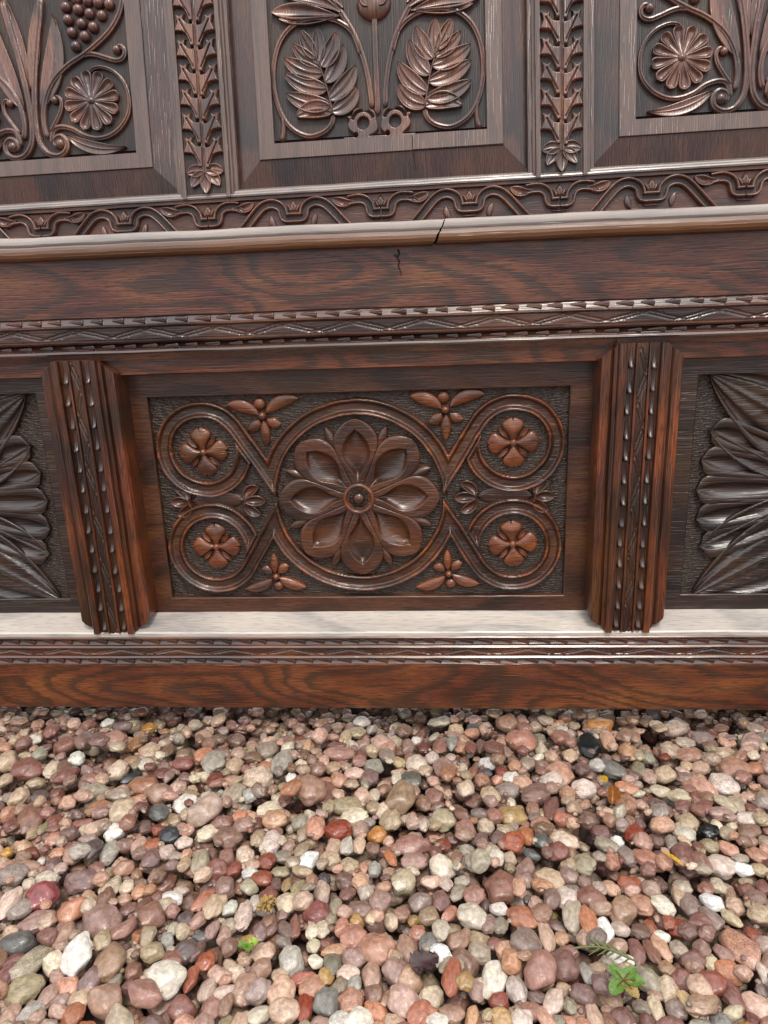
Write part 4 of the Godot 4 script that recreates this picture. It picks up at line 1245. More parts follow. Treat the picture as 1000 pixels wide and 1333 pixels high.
func front_stile(x: float) -> void:
	# built up of steps: cove, quirk, flat, gouge row, fillet, chevrons, and back again
	var half: Array = [[0.0392, -0.021], [0.0392, 0.004], [0.0375, 0.0078], [0.0340, 0.0088], [0.0292, 0.0086], [0.0268, 0.0070], [0.0262, 0.0095], [0.0232, 0.0100], [0.0226, 0.0145], [0.0218, 0.0152], [0.0168, 0.0152], [0.0160, 0.0145], [0.0157, 0.0098], [0.0072, 0.0098], [0.0069, 0.0135], [0.0050, 0.0135], [0.0047, 0.0102], [0.0, 0.0102]]
	var prof := PackedVector2Array()
	for q in half:
		prof.append(Vector2(q[1], -q[0]))
	for i in range(half.size() - 2, -1, -1):
		prof.append(Vector2(half[i][1], half[i][0]))
	# the profile is run upwards; the outer steps stop short with rounded shoulders
	var st := SurfaceTool.new()
	st.begin(Mesh.PRIMITIVE_TRIANGLES)
	var n := 20
	var top := 0.4075
	var bot := 0.1112
	var put := func(k: int, i: int) -> Vector3:
		var p := prof[k]
		var a := absf(p.y)
		var cut := 0.0
		if a > 0.0245:
			cut = 0.0045 + 0.010 * pow((a - 0.0245) / 0.0147, 1.6)
		var y := lerpf(bot + cut, top - cut, float(i) / n)
		return Vector3(p.y + 0.0005 * sway.get_noise_2d(y * 1500.0, p.y * 900.0), y, p.x + 0.0005 * sway.get_noise_2d(y * 1500.0 + 300.0, p.y * 900.0))
	# polish on the proud edges, worn through in places
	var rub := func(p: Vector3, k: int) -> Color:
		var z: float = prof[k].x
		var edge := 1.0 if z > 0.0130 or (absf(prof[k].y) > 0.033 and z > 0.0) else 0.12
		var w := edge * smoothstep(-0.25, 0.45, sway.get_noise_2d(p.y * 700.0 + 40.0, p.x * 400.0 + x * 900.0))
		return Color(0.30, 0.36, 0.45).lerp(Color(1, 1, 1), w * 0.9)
	for k in prof.size() - 1:
		st.set_smooth_group(k + 1)
		for i in n:
			var a: Vector3 = put.call(k, i)
			var b: Vector3 = put.call(k, i + 1)
			var c: Vector3 = put.call(k + 1, i + 1)
			var d: Vector3 = put.call(k + 1, i)
			for q in [[a, k], [b, k], [c, k + 1], [a, k], [c, k + 1], [d, k + 1]]:
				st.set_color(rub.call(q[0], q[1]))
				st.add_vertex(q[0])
	st.set_smooth_group(-1)
	st.set_color(Color(0.5, 0.5, 0.5))
	for e in [0, n]:
		for k in prof.size() - 1:
			var a: Vector3 = put.call(k, e)
			var b: Vector3 = put.call(k + 1, e)
			var a2 := Vector3(a.x, a.y, -0.02)
			var b2 := Vector3(b.x, b.y, -0.02)
			for q in ([a, b, b2, a, b2, a2] if e == n else [a, b2, b, a, a2, b2]):
				st.add_vertex(q)
	st.generate_normals()
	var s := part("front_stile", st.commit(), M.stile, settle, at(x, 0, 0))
	part("chevron_band", zigzag(-0.148, 0.148, 0.0088, 0.052, 0.01), M.stile_dark, s, at(0, 0.258, 0.0099, PI / 2))
	# nubs: a long scooped gouge with a round bead at its foot
	var v := PackedVector3Array()
	for i in 12:
		var t := i / 10.0
		var tt := minf(t, 1.0)
		var w := 0.0036 * (0.55 + 0.45 * tt)
		for j in 9:
			var u := -1.0 + 2.0 * j / 8.0
			var zz := (0.0003 + 0.0055 * pow(tt, 5.0)) * sqrt(maxf(1.0 - 0.95 * u * u, 0.0)) * (0.85 if i > 9 else 1.0)
			if i == 11 or absf(u) == 1.0:
				zz = -0.0006
			v.append(Vector3(u * w, -0.019 * tt + (-0.0008 * (1.0 - u * u) if i > 9 else 0.0), zz))
	var idxs := PackedInt32Array()
	for i in 11:
		for j in 8:
			var q := i * 9 + j
			idxs.append_array([q, q + 1, q + 10, q, q + 10, q + 9])
	var bead := smooth(v, idxs)
	var num := 0
	for side in [-1, 1]:
		for i in 13:
			var o := part("bead", bead, M.stile_dark, s, at(side * 0.0114, 0.403 - i * 0.0224 + rng.randf_range(-0.0012, 0.0012), 0.0097, rng.randf_range(-0.06, 0.06), rng.randf_range(0.9, 1.08), 1.0, rng.randf_range(0.85, 1.15)))
			o.name = "bead" if num == 0 else "bead_%03d" % num
			num += 1

func worn(p: Vector3) -> Color:
	# polish worn through to paler oak in patches on the proudest arrises
	var n := 0.5 + 0.5 * sway.get_noise_2d(p.x * 2600.0, p.y * 5200.0)
	var k := smoothstep(0.0052, 0.0066, p.z) * smoothstep(0.35, 0.75, n)
	return Color(0.34, 0.44, 0.58).lerp(Color(1, 1, 1), k)

func lower_panel(x: float, which: int) -> void:
	var w := PITCH - 0.064
	var y0 := 0.120
	var y1 := 0.392
	var cy := (y0 + y1) / 2
	var mat: Material = M.panel if which == 0 else M.side_panel
	# origin of the panel: its sunk ground
	var p := part("lower_panel", board(w, y1 - y0, 0.014, 0.0005), M.stained, settle, at(x, cy, -0.0275))
	var ox := -w / 2 + 0.001
	var oy := (y1 - y0) / 2 - 0.001
	if which == 0:
		part("panel_border", rings([[ox, -oy, -ox, oy, 0.0], [ox, -oy, -ox, oy, 0.0075], [-0.2205, -0.1180, 0.2165, 0.1095, 0.0075], [-0.2195, -0.1172, 0.2155, 0.1087, 0.0066], [-0.2190, -0.1165, 0.2150, 0.1080, -0.002]]), mat, p)
		centre_carving(p, Transform3D(Basis.IDENTITY, Vector3(-0.0025, 0.2515 - cy, 0.0)))
	else:
		part("panel_border", rings([[ox, -oy, -ox, oy, 0.0], [ox, -oy, -ox, oy, 0.0075], [-0.2150, -0.1180, 0.2150, 0.1170, 0.0075], [-0.2140, -0.1172, 0.2140, 0.1162, 0.0066], [-0.2135, -0.1165, 0.2135, 0.1155, -0.002]]), mat, p)
		fan_carving(p, Transform3D(Basis.IDENTITY, Vector3(0.0, 0.254 - cy, 0.0)), mat)

func centre_carving(p: Node3D, o: Transform3D) -> void:
	var C := Vector2(0.1632, 0.0555)
	var rr := 0.0432
	var bw := 0.0090
	var ang := deg_to_rad(58.4)
	var dl := Vector2(cos(ang), sin(ang))
	var nl := Vector2(sin(ang), -cos(ang))
	var p0 := C - nl * rr
	var f := func(xx: float, yy: float) -> float:
		var x := absf(xx) + 0.0012 * sway.get_noise_2d(xx * 1200.0, yy * 1200.0)
		var y := absf(yy) + 0.0012 * sway.get_noise_2d(xx * 1200.0 + 90.0, yy * 1200.0)
		var r := sqrt(x * x + y * y)
		var q := Vector2(x, y)
		var rel := q - p0
		var t := rel.dot(dl)
		var d := rel.dot(nl)
		var in_a := minf(bw - absf(r - 0.0977), bw - d)
		var in_l := minf(bw - absf(d), r - 0.0887) if t < 0.0 else -1.0
		var in_r := bw - absf(q.distance_to(C) - rr)
		if t < 0.0:
			in_r = minf(in_r, d - bw + 0.0004)
		var i := maxf(in_a, maxf(in_l, in_r))
		if i <= 0.0:
			return 0.0
		var rim := smoothstep(0.0, 0.0011, i) * 0.0072
		var ch := smoothstep(0.0022, 0.0062, i) * 0.0046
		return rim - ch + 0.0003 * sway.get_noise_2d(xx * 3000.0, yy * 9000.0)
	var band := relief(-0.222, 0.222, -0.110, 0.110, 0.00095, f, worn)
	part("scroll_band", band, M.carving, p, o)
	# the great flower: eight hollowed petals with leaf tips between, a ring and a boss
	var pet := big_petal()
	var tipm := leaf(Vector2(0.058, 0), Vector2(0.0835, 0), 0.0, 0.0052, 0.0075, "bud")
	for k in 8:
		part("petal", pet, M.petal, p, o * at(0, 0, 0, k * PI / 4 + 0.01))
		part("leaf_tip", tipm, M.petal, p, o * at(0, 0, 0, k * PI / 4 + PI / 8))
	part("flower_ring", torus(0.0148, 0.0026), M.sprig, p, o * at(0, 0, 0.0062, 0, 1, 1, 1.5))
	part("flower_boss", ball(0.0072), M.petal, p, o * at(0, 0, 0.0035))
	part("flower_cup", ball(0.0150, 0.25), M.stained, p, o * at(0, 0, 0.0015))
	# four small flowers
	var hp := leaf(Vector2(0.0025, 0), Vector2(0.0268, 0), 0.0, 0.0112, 0.0068, "heart")
	var tp := leaf(Vector2(0.008, 0), Vector2(0.0225, 0), 0.0, 0.0023, 0.0042, "lance")
	var fl: Array = []
	for k in 4:
		fl.append([hp, at(0, 0, 0, k * PI / 2 + 0.03)])
		fl.append([tp, at(0, 0, 0, k * PI / 2 + PI / 4)])
	fl.append([ball(0.0040), at(0, 0, 0.0035)])
	var flower := joined(fl)
	for c in [[-0.1645, 0.0530, 0.05], [0.1625, 0.0560, 0.0], [-0.1610, -0.0535, -0.04], [0.1632, -0.0545, 0.06]]:
		part("small_flower", flower, M.sprig, p, o * at(c[0], c[1], 0, c[2]))
	# sprigs: two long leaves, a bud, a drop, two berries
	var sp: Array = [[leaf(Vector2(-0.004, 0.001), Vector2(-0.0385, 0.0145), -0.004, 0.0075, 0.0062, "bud"), Transform3D.IDENTITY], [leaf(Vector2(0.005, 0.003), Vector2(0.0425, 0.0165), 0.005, 0.0075, 0.0062, "bud"), Transform3D.IDENTITY], [ball(0.0072, 0.8), at(-0.002, 0.0135, 0)], [ball(0.0052, 1.3), at(0, 0, 0.001)], [leaf(Vector2(0.001, -0.005), Vector2(0.001, -0.0335), 0.0, 0.0056, 0.0066, "bud"), Transform3D.IDENTITY], [leaf(Vector2(-0.004, -0.004), Vector2(-0.018, -0.0145), 0.002, 0.0064, 0.0052, "bud"), Transform3D.IDENTITY], [leaf(Vector2(0.005, -0.004), Vector2(0.020, -0.0100), -0.002, 0.0060, 0.0052, "bud"), Transform3D.IDENTITY]]
	var sprig := joined(sp)
	for c in [[-0.0975, 0.0905, 0.04, 1], [0.0930, 0.0922, -0.02, 1], [-0.0970, -0.0895, 0.0, -1], [0.0945, -0.0880, 0.03, -1]]:
		var s := 0.86 if c[3] < 0 else 0.95
		part("sprig", sprig, M.sprig, p, o * Transform3D(Basis(Vector3(0, 0, 1), c[2] + (PI if c[3] < 0 else 0.0)) * Basis.from_scale(Vector3(s, s, 1)), Vector3(c[0], c[1], 0)))
	# pairs of tied palmettes between the small rings
	for s in [-1, 1]:
		for inner in [true, false]:
			var bx: float = s * (0.1245 if inner else 0.1850)
			var dirx: float = -s if inner else s
			var l := 0.0235 if inner else 0.0205
			var set: Array = [[leaf(Vector2.ZERO, Vector2(l, 0), 0.0, 0.0060, 0.0074, "lobe"), Transform3D.IDENTITY], [leaf(Vector2(0, 0.002), Vector2(l * 0.72, 0.0150), 0.0032, 0.0056, 0.0068, "lobe"), Transform3D.IDENTITY], [leaf(Vector2(0, -0.002), Vector2(l * 0.72, -0.0150), -0.0032, 0.0056, 0.0068, "lobe"), Transform3D.IDENTITY], [strand(mm([-1, -7, 0.8, 0, -1, 7]), 0.0020, 0.0020, 0.0078, ROUND), Transform3D.IDENTITY]]
			part("palmette", joined(set), M.petal, p, o * at(bx, -0.001, 0, 0.0 if dirx > 0 else PI))
		part("palmette_tie", leaf(Vector2(s * 0.1255, -0.001), Vector2(s * 0.184, -0.001), 0.0, 0.0105, 0.0022, "bud"), M.petal, p, o)

func big_petal() -> ArrayMesh:
	# flat-rimmed petal, hollowed like a spoon; runs along +x
	var v := PackedVector3Array()
	var ns := 30
	for i in ns + 1:
		var s := float(i) / ns
		var r := lerpf(0.010, 0.0855, s)
		var W := r * tan(PI / 8)
		if r > 0.0525:
			var u := (r - 0.0525) / 0.0335
			W = 0.02175 * (1.0 + 0.42 * u) * pow(maxf(1.0 - pow(u, 2.1), 0.0), 0.72) + 0.0002
		var G := 0.0002
		if r > 0.0165 and r < 0.0735:
			var q := (r - 0.0165) / 0.057
			G = 0.0146 * pow(sin(PI * pow(q, 1.3)), 0.8) * (0.40 + 0.60 * smoothstep(0.0, 0.5, q)) + 0.0004
		G = minf(G, W * 0.80)
		var deep := 0.0074 * smoothstep(0.0, 0.004, G)
		var top := 0.0084 - 0.0022 * smoothstep(0.045, 0.0, r) - 0.0006 * s
		var line: Array = []
		line.append(Vector3(r, W, -0.002))
		line.append(Vector3(r, W, top - 0.0012))
		line.append(Vector3(r, lerpf(W, G, 0.08), top))
		line.append(Vector3(r, lerpf(W, G, 0.30), top))
		line.append(Vector3(r, lerpf(W, G, 0.86), top))
		line.append(Vector3(r, lerpf(W, G, 0.97), top))
		for f in [0.96, 0.80, 0.6, 0.35, 0.15, 0.0]:
			line.append(Vector3(r, G * f, top - deep * (1.0 - pow(f, 2.8))))
		var full: Array = []
		for q in line:
			full.append(Vector3(q.x, -q.y, q.z))
		for k in range(line.size() - 2, -1, -1):
			full.append(line[k])
		for q in full:
			v.append(q)
	return grid(ns + 1, 23, v)

func fan_carving(p: Node3D, o: Transform3D, mat: Material) -> void:
	# pointed leaves run to the four corners, with scalloped fans of flutes between them
	for s in [[1, 1], [-1, 1], [-1, -1], [1, -1]]:
		var a := atan2(0.1165 * s[1], 0.2000 * s[0])
		part("corner_leaf", corner_leaf(0.028, 0.2340, 0.0410), mat, p, o * at(0, 0, 0, a, 1, 1, 0.85))
	var lobe := fan_lobe(0.03, 0.2065, 0.0172)
	var short := fan_lobe(0.03, 0.118, 0.0150)
	for s in [0.0, PI]:
		for k in [-2, -1, 0, 1, 2]:
			part("fan_lobe", lobe, mat, p, o * at(0, 0, 0, s + k * 0.155, 1, 1, 0.8))
		part("fan_flute", leaf(Vector2(0.06, 0.0), Vector2(0.1985, 0.062), -0.012, 0.0085, 0.0072, "gouge"), mat, p, o * at(0, 0, 0, s, 1, 1, 0.85))
		part("fan_flute", leaf(Vector2(0.06, 0.0), Vector2(0.1985, -0.062), 0.012, 0.0085, 0.0072, "gouge"), mat, p, o * at(0, 0, 0, s, 1, 1, 0.85))
		for k in [-2, -1, 0, 1, 2]:
			part("fan_lobe", short, mat, p, o * at(0, 0, 0, s + PI / 2 + k * 0.25))

func corner_leaf(r0: float, r1: float, w: float) -> ArrayMesh:
	var v := PackedVector3Array()
	var ns := 40
	var f: Array = [1.0, 1.0, 0.98, 0.88, 0.86, 0.76, 0.64, 0.53, 0.51, 0.42, 0.24, 0.08, 0.05, 0.0]
	var z: Array = [-0.002, 0.0060, 0.0067, 0.0067, 0.0058, 0.0020, 0.0014, 0.0024, 0.0060, 0.0064, 0.0052, 0.0046, 0.0064, 0.0066]
	for i in ns + 1:
		var s := float(i) / ns
		var W := w * pow(maxf(sin(PI * pow(s, 0.92)), 0.0), 0.78) + 0.0003
		var line: Array = []
		for k in f.size():
			var zz: float = z[k]
			if k > 8 and k < 12:
				zz += 0.0011 * sin(s * 95.0 + f[k] * 22.0) * smoothstep(0.1, 0.3, s) * (1.0 - smoothstep(0.75, 0.9, s))
			line.append(Vector3(lerpf(r0, r1, s), W * f[k], zz))
		for q in line:
			v.append(Vector3(q.x, -q.y, q.z))
		for k in range(line.size() - 2, -1, -1):
			v.append(line[k])
	return grid(ns + 1, f.size() * 2 - 1, v)

func fan_lobe(r0: float, r1: float, w: float) -> ArrayMesh:
	var v := PackedVector3Array()
	var ns := 36
	for i in ns + 1:
		var s := float(i) / ns
		var r := lerpf(r0, r1, s)
		var W := w * (0.10 + 0.90 * s) * sqrt(maxf(1.0 - pow(maxf(s - 0.90, 0.0) / 0.10, 2.0), 0.0)) + 0.0002
		var G := minf(W * 0.62 * pow(maxf(sin(PI * pow(s, 2.0) * 0.98), 0.0), 0.6), W * 0.66)
		var deep := 0.0062 * smoothstep(0.0, 0.004, G)
		var line: Array = [Vector3(r, W, -0.002), Vector3(r, W, 0.0060), Vector3(r, W * 0.96, 0.0067), Vector3(r, lerpf(W, G, 0.5), 0.0067), Vector3(r, lerpf(W, G, 0.95), 0.0067)]
		for q in [0.95, 0.8, 0.55, 0.3, 0.0]:
			line.append(Vector3(r, G * q, 0.0067 - deep * (1.0 - pow(q, 2.4))))
		for q in line:
			v.append(Vector3(q.x, -q.y, q.z))
		for k in range(line.size() - 2, -1, -1):
			v.append(line[k])
	return grid(ns + 1, 19, v)

# ---------- the reclined back ----------
var TB := Transform3D(Basis(Vector3(1, 0, 0), deg_to_rad(-8.0)) * Basis(Vector3(0, 0, 1), 0.0125), Vector3(0, 0.53, -0.5))
const BACK_PITCH := 0.5465
const BACK_MID := -0.0015
const BACK_TOP := 0.50

func back() -> void:
	# bottom rail with the running scroll
	part("back_board", board(HALF * 2, BACK_TOP + 0.07, 0.02), M.back_ground, settle, TB * at(0, BACK_TOP / 2 + 0.03, -0.0135))
	var r := part("back_rail", moulding(PackedVector2Array([Vector2(-0.012, 0.0800), Vector2(0.0030, 0.0800), Vector2(0.0030, 0.0752), Vector2(0.0020, 0.0746), Vector2(-0.0030, 0.0740), Vector2(-0.0030, -0.004), Vector2(-0.012, -0.004)]), -HALF, HALF, 0.015, 0.0006), M.back_rail, settle, TB)
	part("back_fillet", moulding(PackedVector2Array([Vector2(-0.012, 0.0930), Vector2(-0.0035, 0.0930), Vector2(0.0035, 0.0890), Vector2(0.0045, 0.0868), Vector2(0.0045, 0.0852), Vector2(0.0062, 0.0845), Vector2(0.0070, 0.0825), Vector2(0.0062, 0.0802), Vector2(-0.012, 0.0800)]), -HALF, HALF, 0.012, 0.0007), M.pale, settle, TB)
	running_scroll(r)
	for k in [-1, 0, 1]:
		back_panel(BACK_MID + k * BACK_PITCH, k)
	for k in [-1.5, -0.5, 0.5, 1.5]:
		back_stile(BACK_MID + k * BACK_PITCH)
	part("top_rail", board(HALF * 2, 0.07, 0.03, 0.003), M.back_rail, settle, TB * at(0, BACK_TOP + 0.035, 0.012))

func flip(p: PackedVector2Array, s: float) -> PackedVector2Array:
	var out := PackedVector2Array()
	for q in p:
		out.append(Vector2(q.x * s, q.y))
	return out

var FLAT: Array = [[-1.0, -0.35], [-0.98, 0.6], [-0.9, 1.0], [-0.5, 0.75], [0.0, 0.65], [0.5, 0.75], [0.9, 1.0], [0.98, 0.6], [1.0, -0.35]]

func running_scroll(r: Node3D) -> void:
	var odd: Array = []
	var even: Array = []
	var odd_floor: Array = []
	var even_floor: Array = []
	for s in [-1.0, 1.0]:
		var po := flip(mm([-1, 41, 10, 41, 14.5, 42.5, 16.3, 48, 18, 54, 23, 59.5, 31, 62.8, 39, 63, 48, 60, 57, 53, 66, 43.5, 78, 30, 92, 15]), s)
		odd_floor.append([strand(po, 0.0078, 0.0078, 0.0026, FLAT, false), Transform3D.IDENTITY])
		for d in [-0.0058, 0.0058]:
			odd.append([strand(beside(po, d), 0.0029, 0.0029, 0.0085, ROUND, false), Transform3D.IDENTITY])
		odd.append([leaf(Vector2(s * 0.030, 0.026), Vector2(s * 0.036, 0.046), 0.002, 0.005, 0.005, "bud"), Transform3D.IDENTITY])
		var pe := flip(mm([-1, 41, -10, 41, -14.5, 42.5, -16.3, 48, -18, 54, -23, 59.8, -31, 63, -40, 63, -50, 61.5]), s)
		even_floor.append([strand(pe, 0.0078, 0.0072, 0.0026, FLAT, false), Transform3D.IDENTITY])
		for d in [-0.0058, 0.0058]:
			even.append([strand(beside(pe, d), 0.0029, 0.0027, 0.0085, ROUND, false), Transform3D.IDENTITY])
		even.append([leaf(Vector2(-0.040 * s, 0.0602), Vector2(-0.0745 * s, 0.0660), 0.0045 * s, 0.0072, 0.0085, "gouge"), Transform3D.IDENTITY])
		even.append([leaf(Vector2(-0.044 * s, 0.0590), Vector2(-0.0600 * s, 0.0500), -0.002 * s, 0.0045, 0.0060, "lance"), Transform3D.IDENTITY])
	var bar := strand(mm([-13, 33, -5, 32.6, 5, 32.6, 13, 33]), 0.0042, 0.0042, 0.0045, CHANNEL)
	odd.append([bar, Transform3D.IDENTITY])
	even.append([bar, Transform3D.IDENTITY])
	var crown := plateau(mm([-7, 0, 7, 0, 10.5, 12, 6, 11.5, 0, 20, -6, 11.5, -10.5, 12]), 0.0058, 0.0035, 0.0008, [[Vector2(0, 0.002), Vector2(0, 0.022)], [Vector2(-0.003, 0.002), Vector2(-0.009, 0.014)], [Vector2(0.003, 0.002), Vector2(0.009, 0.014)]], 0.0014, 0.35)
	var mo := joined(odd)
	var me := joined(even)
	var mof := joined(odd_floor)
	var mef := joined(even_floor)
	for k in range(-6, 7):
		var u := -0.0038 + k * 0.1367
		part("scroll", me if k % 2 == 0 else mo, M.back_carving, r, at(u, 0.0040, -0.0032))
		part("scroll_hollow", mef if k % 2 == 0 else mof, M.back_ground, r, at(u, 0.0040, -0.0032))  # darker floor: ground stain, with groove shade painted in
		part("crown", crown, M.back_carving, r, at(u, 0.0535, -0.0032))

func back_stile(u: float) -> void:
	var half: Array = [[0.0490, -0.012], [0.0490, 0.0005], [0.0475, 0.0015], [0.0440, 0.0015], [0.0425, 0.0050], [0.0405, 0.0062], [0.0385, 0.0058], [0.0380, 0.0090], [0.0340, 0.0098], [0.0318, 0.0095], [0.0312, 0.0040], [0.0, 0.0040]]
	var st := SurfaceTool.new()
	st.begin(Mesh.PRIMITIVE_TRIANGLES)
	var prof := PackedVector2Array()
	for q in half:
		prof.append(Vector2(-q[0], q[1]))
	for i in range(half.size() - 2, -1, -1):
		prof.append(Vector2(half[i][0], half[i][1]))
	var n := 22
	for k in prof.size() - 1:
		st.set_smooth_group(k + 1)
		for i in n:
			var y0 := lerpf(0.0800, BACK_TOP, float(i) / n)
			var y1 := lerpf(0.0800, BACK_TOP, float(i + 1) / n)
			var w0 := 0.0006 * sway.get_noise_2d(y0 * 1500.0, k * 40.0)
			var w1 := 0.0006 * sway.get_noise_2d(y1 * 1500.0, k * 40.0)
			var a := Vector3(prof[k].x + w0, y0, prof[k].y)
			var b := Vector3(prof[k].x + w1, y1, prof[k].y)
			var c := Vector3(prof[k + 1].x + w1, y1, prof[k + 1].y)
			var d := Vector3(prof[k + 1].x + w0, y0, prof[k + 1].y)
			for q in [a, b, c, a, c, d]:
				st.add_vertex(q)
	st.generate_normals()
	var s := part("back_stile", st.commit(), M.back_frame, settle, TB * at(u, 0.0005, 0.0004))
	part("sunk_ground", board(0.060, BACK_TOP - 0.09, 0.002, 0.0003), M.back_ground, s, at(0, (BACK_TOP + 0.085) / 2, 0.0046))
	# a stem with pairs of three-pointed leaves and a spray at the foot
	part("stem", strand(PackedVector2Array([Vector2(0, 0.116), Vector2(0.0004, 0.25), Vector2(-0.0004, 0.40), Vector2(0, BACK_TOP - 0.005)]), 0.0036, 0.0036, 0.0085, RIDGED, false), M.back_carving, s, at(0, 0, 0.0044))
	var q := 0.215
	for side in [-1.0, 1.0]:
		var pl := flip(mm([5 * q, -92 * q, 5 * q, 58 * q, 30 * q, 56 * q, 54 * q, 62 * q, 77 * q, 86 * q, 70 * q, 130 * q, 101 * q, 107 * q, 138 * q, 127 * q, 126 * q, 66 * q, 150 * q, 8 * q, 118 * q, 5 * q, 90 * q, 2 * q, 67 * q, -12 * q, 51 * q, -40 * q, 43 * q, -75 * q, 41 * q, -92 * q]), side)
		if side < 0:
			pl.reverse()
		var m := plateau(pl, 0.0082, 0.0019, 0.0007, [[Vector2(side * 0.006, -0.013), Vector2(side * 0.0225, 0.0175)]], 0.0016, 0.5)
		for k in 13:
			var v := 0.1420 + k * 0.0349
			if v < BACK_TOP - 0.03:
				part("oak_leaf", m, M.back_carving, s, at(0, v + (0.0 if side > 0 else 0.002), 0.0044, rng.randf_range(-0.04, 0.04)))
	var spray: Array = []
	for a in [[-1.5, 0.029, 0.0088], [1.5, 0.029, 0.0088], [-0.78, 0.031, 0.0080], [0.78, 0.031, 0.0080], [0.0, 0.032, 0.0078]]:
		var d := Vector2(sin(a[0]), -cos(a[0]))
		spray.append([leaf(d * 0.002, d * a[1], 0.003 * signf(a[0]), a[2], 0.0062, "frond"), at(0, 0.1185, 0)])
	part("leaf_spray", joined(spray), M.back_carving, s, at(0, 0, 0.0044))

func back_panel(u: float, which: int) -> void:
	var top := BACK_TOP - 0.01
	var p := part("back_panel", rings([[-0.2300, 0.0920, 0.2300, top, -0.0125], [-0.2300, 0.0920, 0.2300, top, -0.0100], [-0.1885, 0.1325, 0.1885, top - 0.04, -0.0015], [-0.1880, 0.1330, 0.1880, top - 0.0405, 0.0006], [-0.1870, 0.1340, 0.1870, top - 0.0415, 0.0012]]), M.back_bevel, settle, TB * at(u, 0, 0))
	if which == 0:
		# the border is split where the panel has cracked
		part("panel_border", border_piece(-0.1870, 0.0495, top), M.back_frame, p)
		part("panel_border", border_piece(0.0505, 0.1870, top), M.back_frame, p, at(0, 0.0008, -0.0004))
		part("crack", strand(PackedVector2Array([Vector2(0.0500, 0.155), Vector2(0.0503, 0.140), Vector2(0.0515, 0.128), Vector2(0.0540, 0.104)]), 0.0008, 0.0004, 0.0012, ROUND), M.crack, p, Transform3D(Basis.IDENTITY, Vector3(0, 0, -0.0006)))
	else:
		part("panel_border", border_piece(-0.1870, 0.1870, top), M.back_frame, p)
	part("sunk_ground", board(0.330, top - 0.21, 0.003, 0.0003), M.back_ground, p, at(0, (top + 0.115) / 2, -0.0085))
	var o := at(0, 0, -0.0086)
	if which == 0:
		tulip_panel(p, o)
	else:
		vine_panel(p, o * at(0, 0.0065, 0))

func border_piece(x0: float, x1: float, top: float) -> ArrayMesh:
	# flat border round the sunk field, the part of it between x0 and x1
	var st := SurfaceTool.new()
	st.begin(Mesh.PRIMITIVE_TRIANGLES)
	st.set_smooth_group(-1)
	var ix := 0.1635
	var y0 := 0.1340
	var y1 := 0.1560
	var t1 := top - 0.0415
	var t0 := top - 0.0640
	var zf := 0.0012
	var flat := func(a: float, b: float, c: float, d: float) -> void:
		for q in [Vector3(a, c, zf), Vector3(a, d, zf), Vector3(b, d, zf), Vector3(a, c, zf), Vector3(b, d, zf), Vector3(b, c, zf)]:
			st.add_vertex(q)
	var wall := func(a: Vector2, b: Vector2) -> void:
		var a0 := Vector3(a.x, a.y, zf)
		var b0 := Vector3(b.x, b.y, zf)
		var a1 := Vector3(a.x, a.y, -0.0100)
		var b1 := Vector3(b.x, b.y, -0.0100)
		for q in [a0, b0, b1, a0, b1, a1]:
			st.add_vertex(q)
	var l := maxf(x0, -ix)
	var r := minf(x1, ix)
	if x0 < -ix:
		flat.call(x0, -ix, y0, t1)
		wall.call(Vector2(-ix, t0), Vector2(-ix, y1))
	if x1 > ix:
		flat.call(ix, x1, y0, t1)
		wall.call(Vector2(ix, y1), Vector2(ix, t0))
	flat.call(l, r, y0, y1)
	flat.call(l, r, t0, t1)
	wall.call(Vector2(l, y1), Vector2(r, y1))
	wall.call(Vector2(r, t0), Vector2(l, t0))
	if x0 > -ix:
		wall.call(Vector2(x0, y1), Vector2(x0, y0))
	if x1 < ix:
		wall.call(Vector2(x1, y0), Vector2(x1, y1))
	st.generate_normals()
	return st.commit()

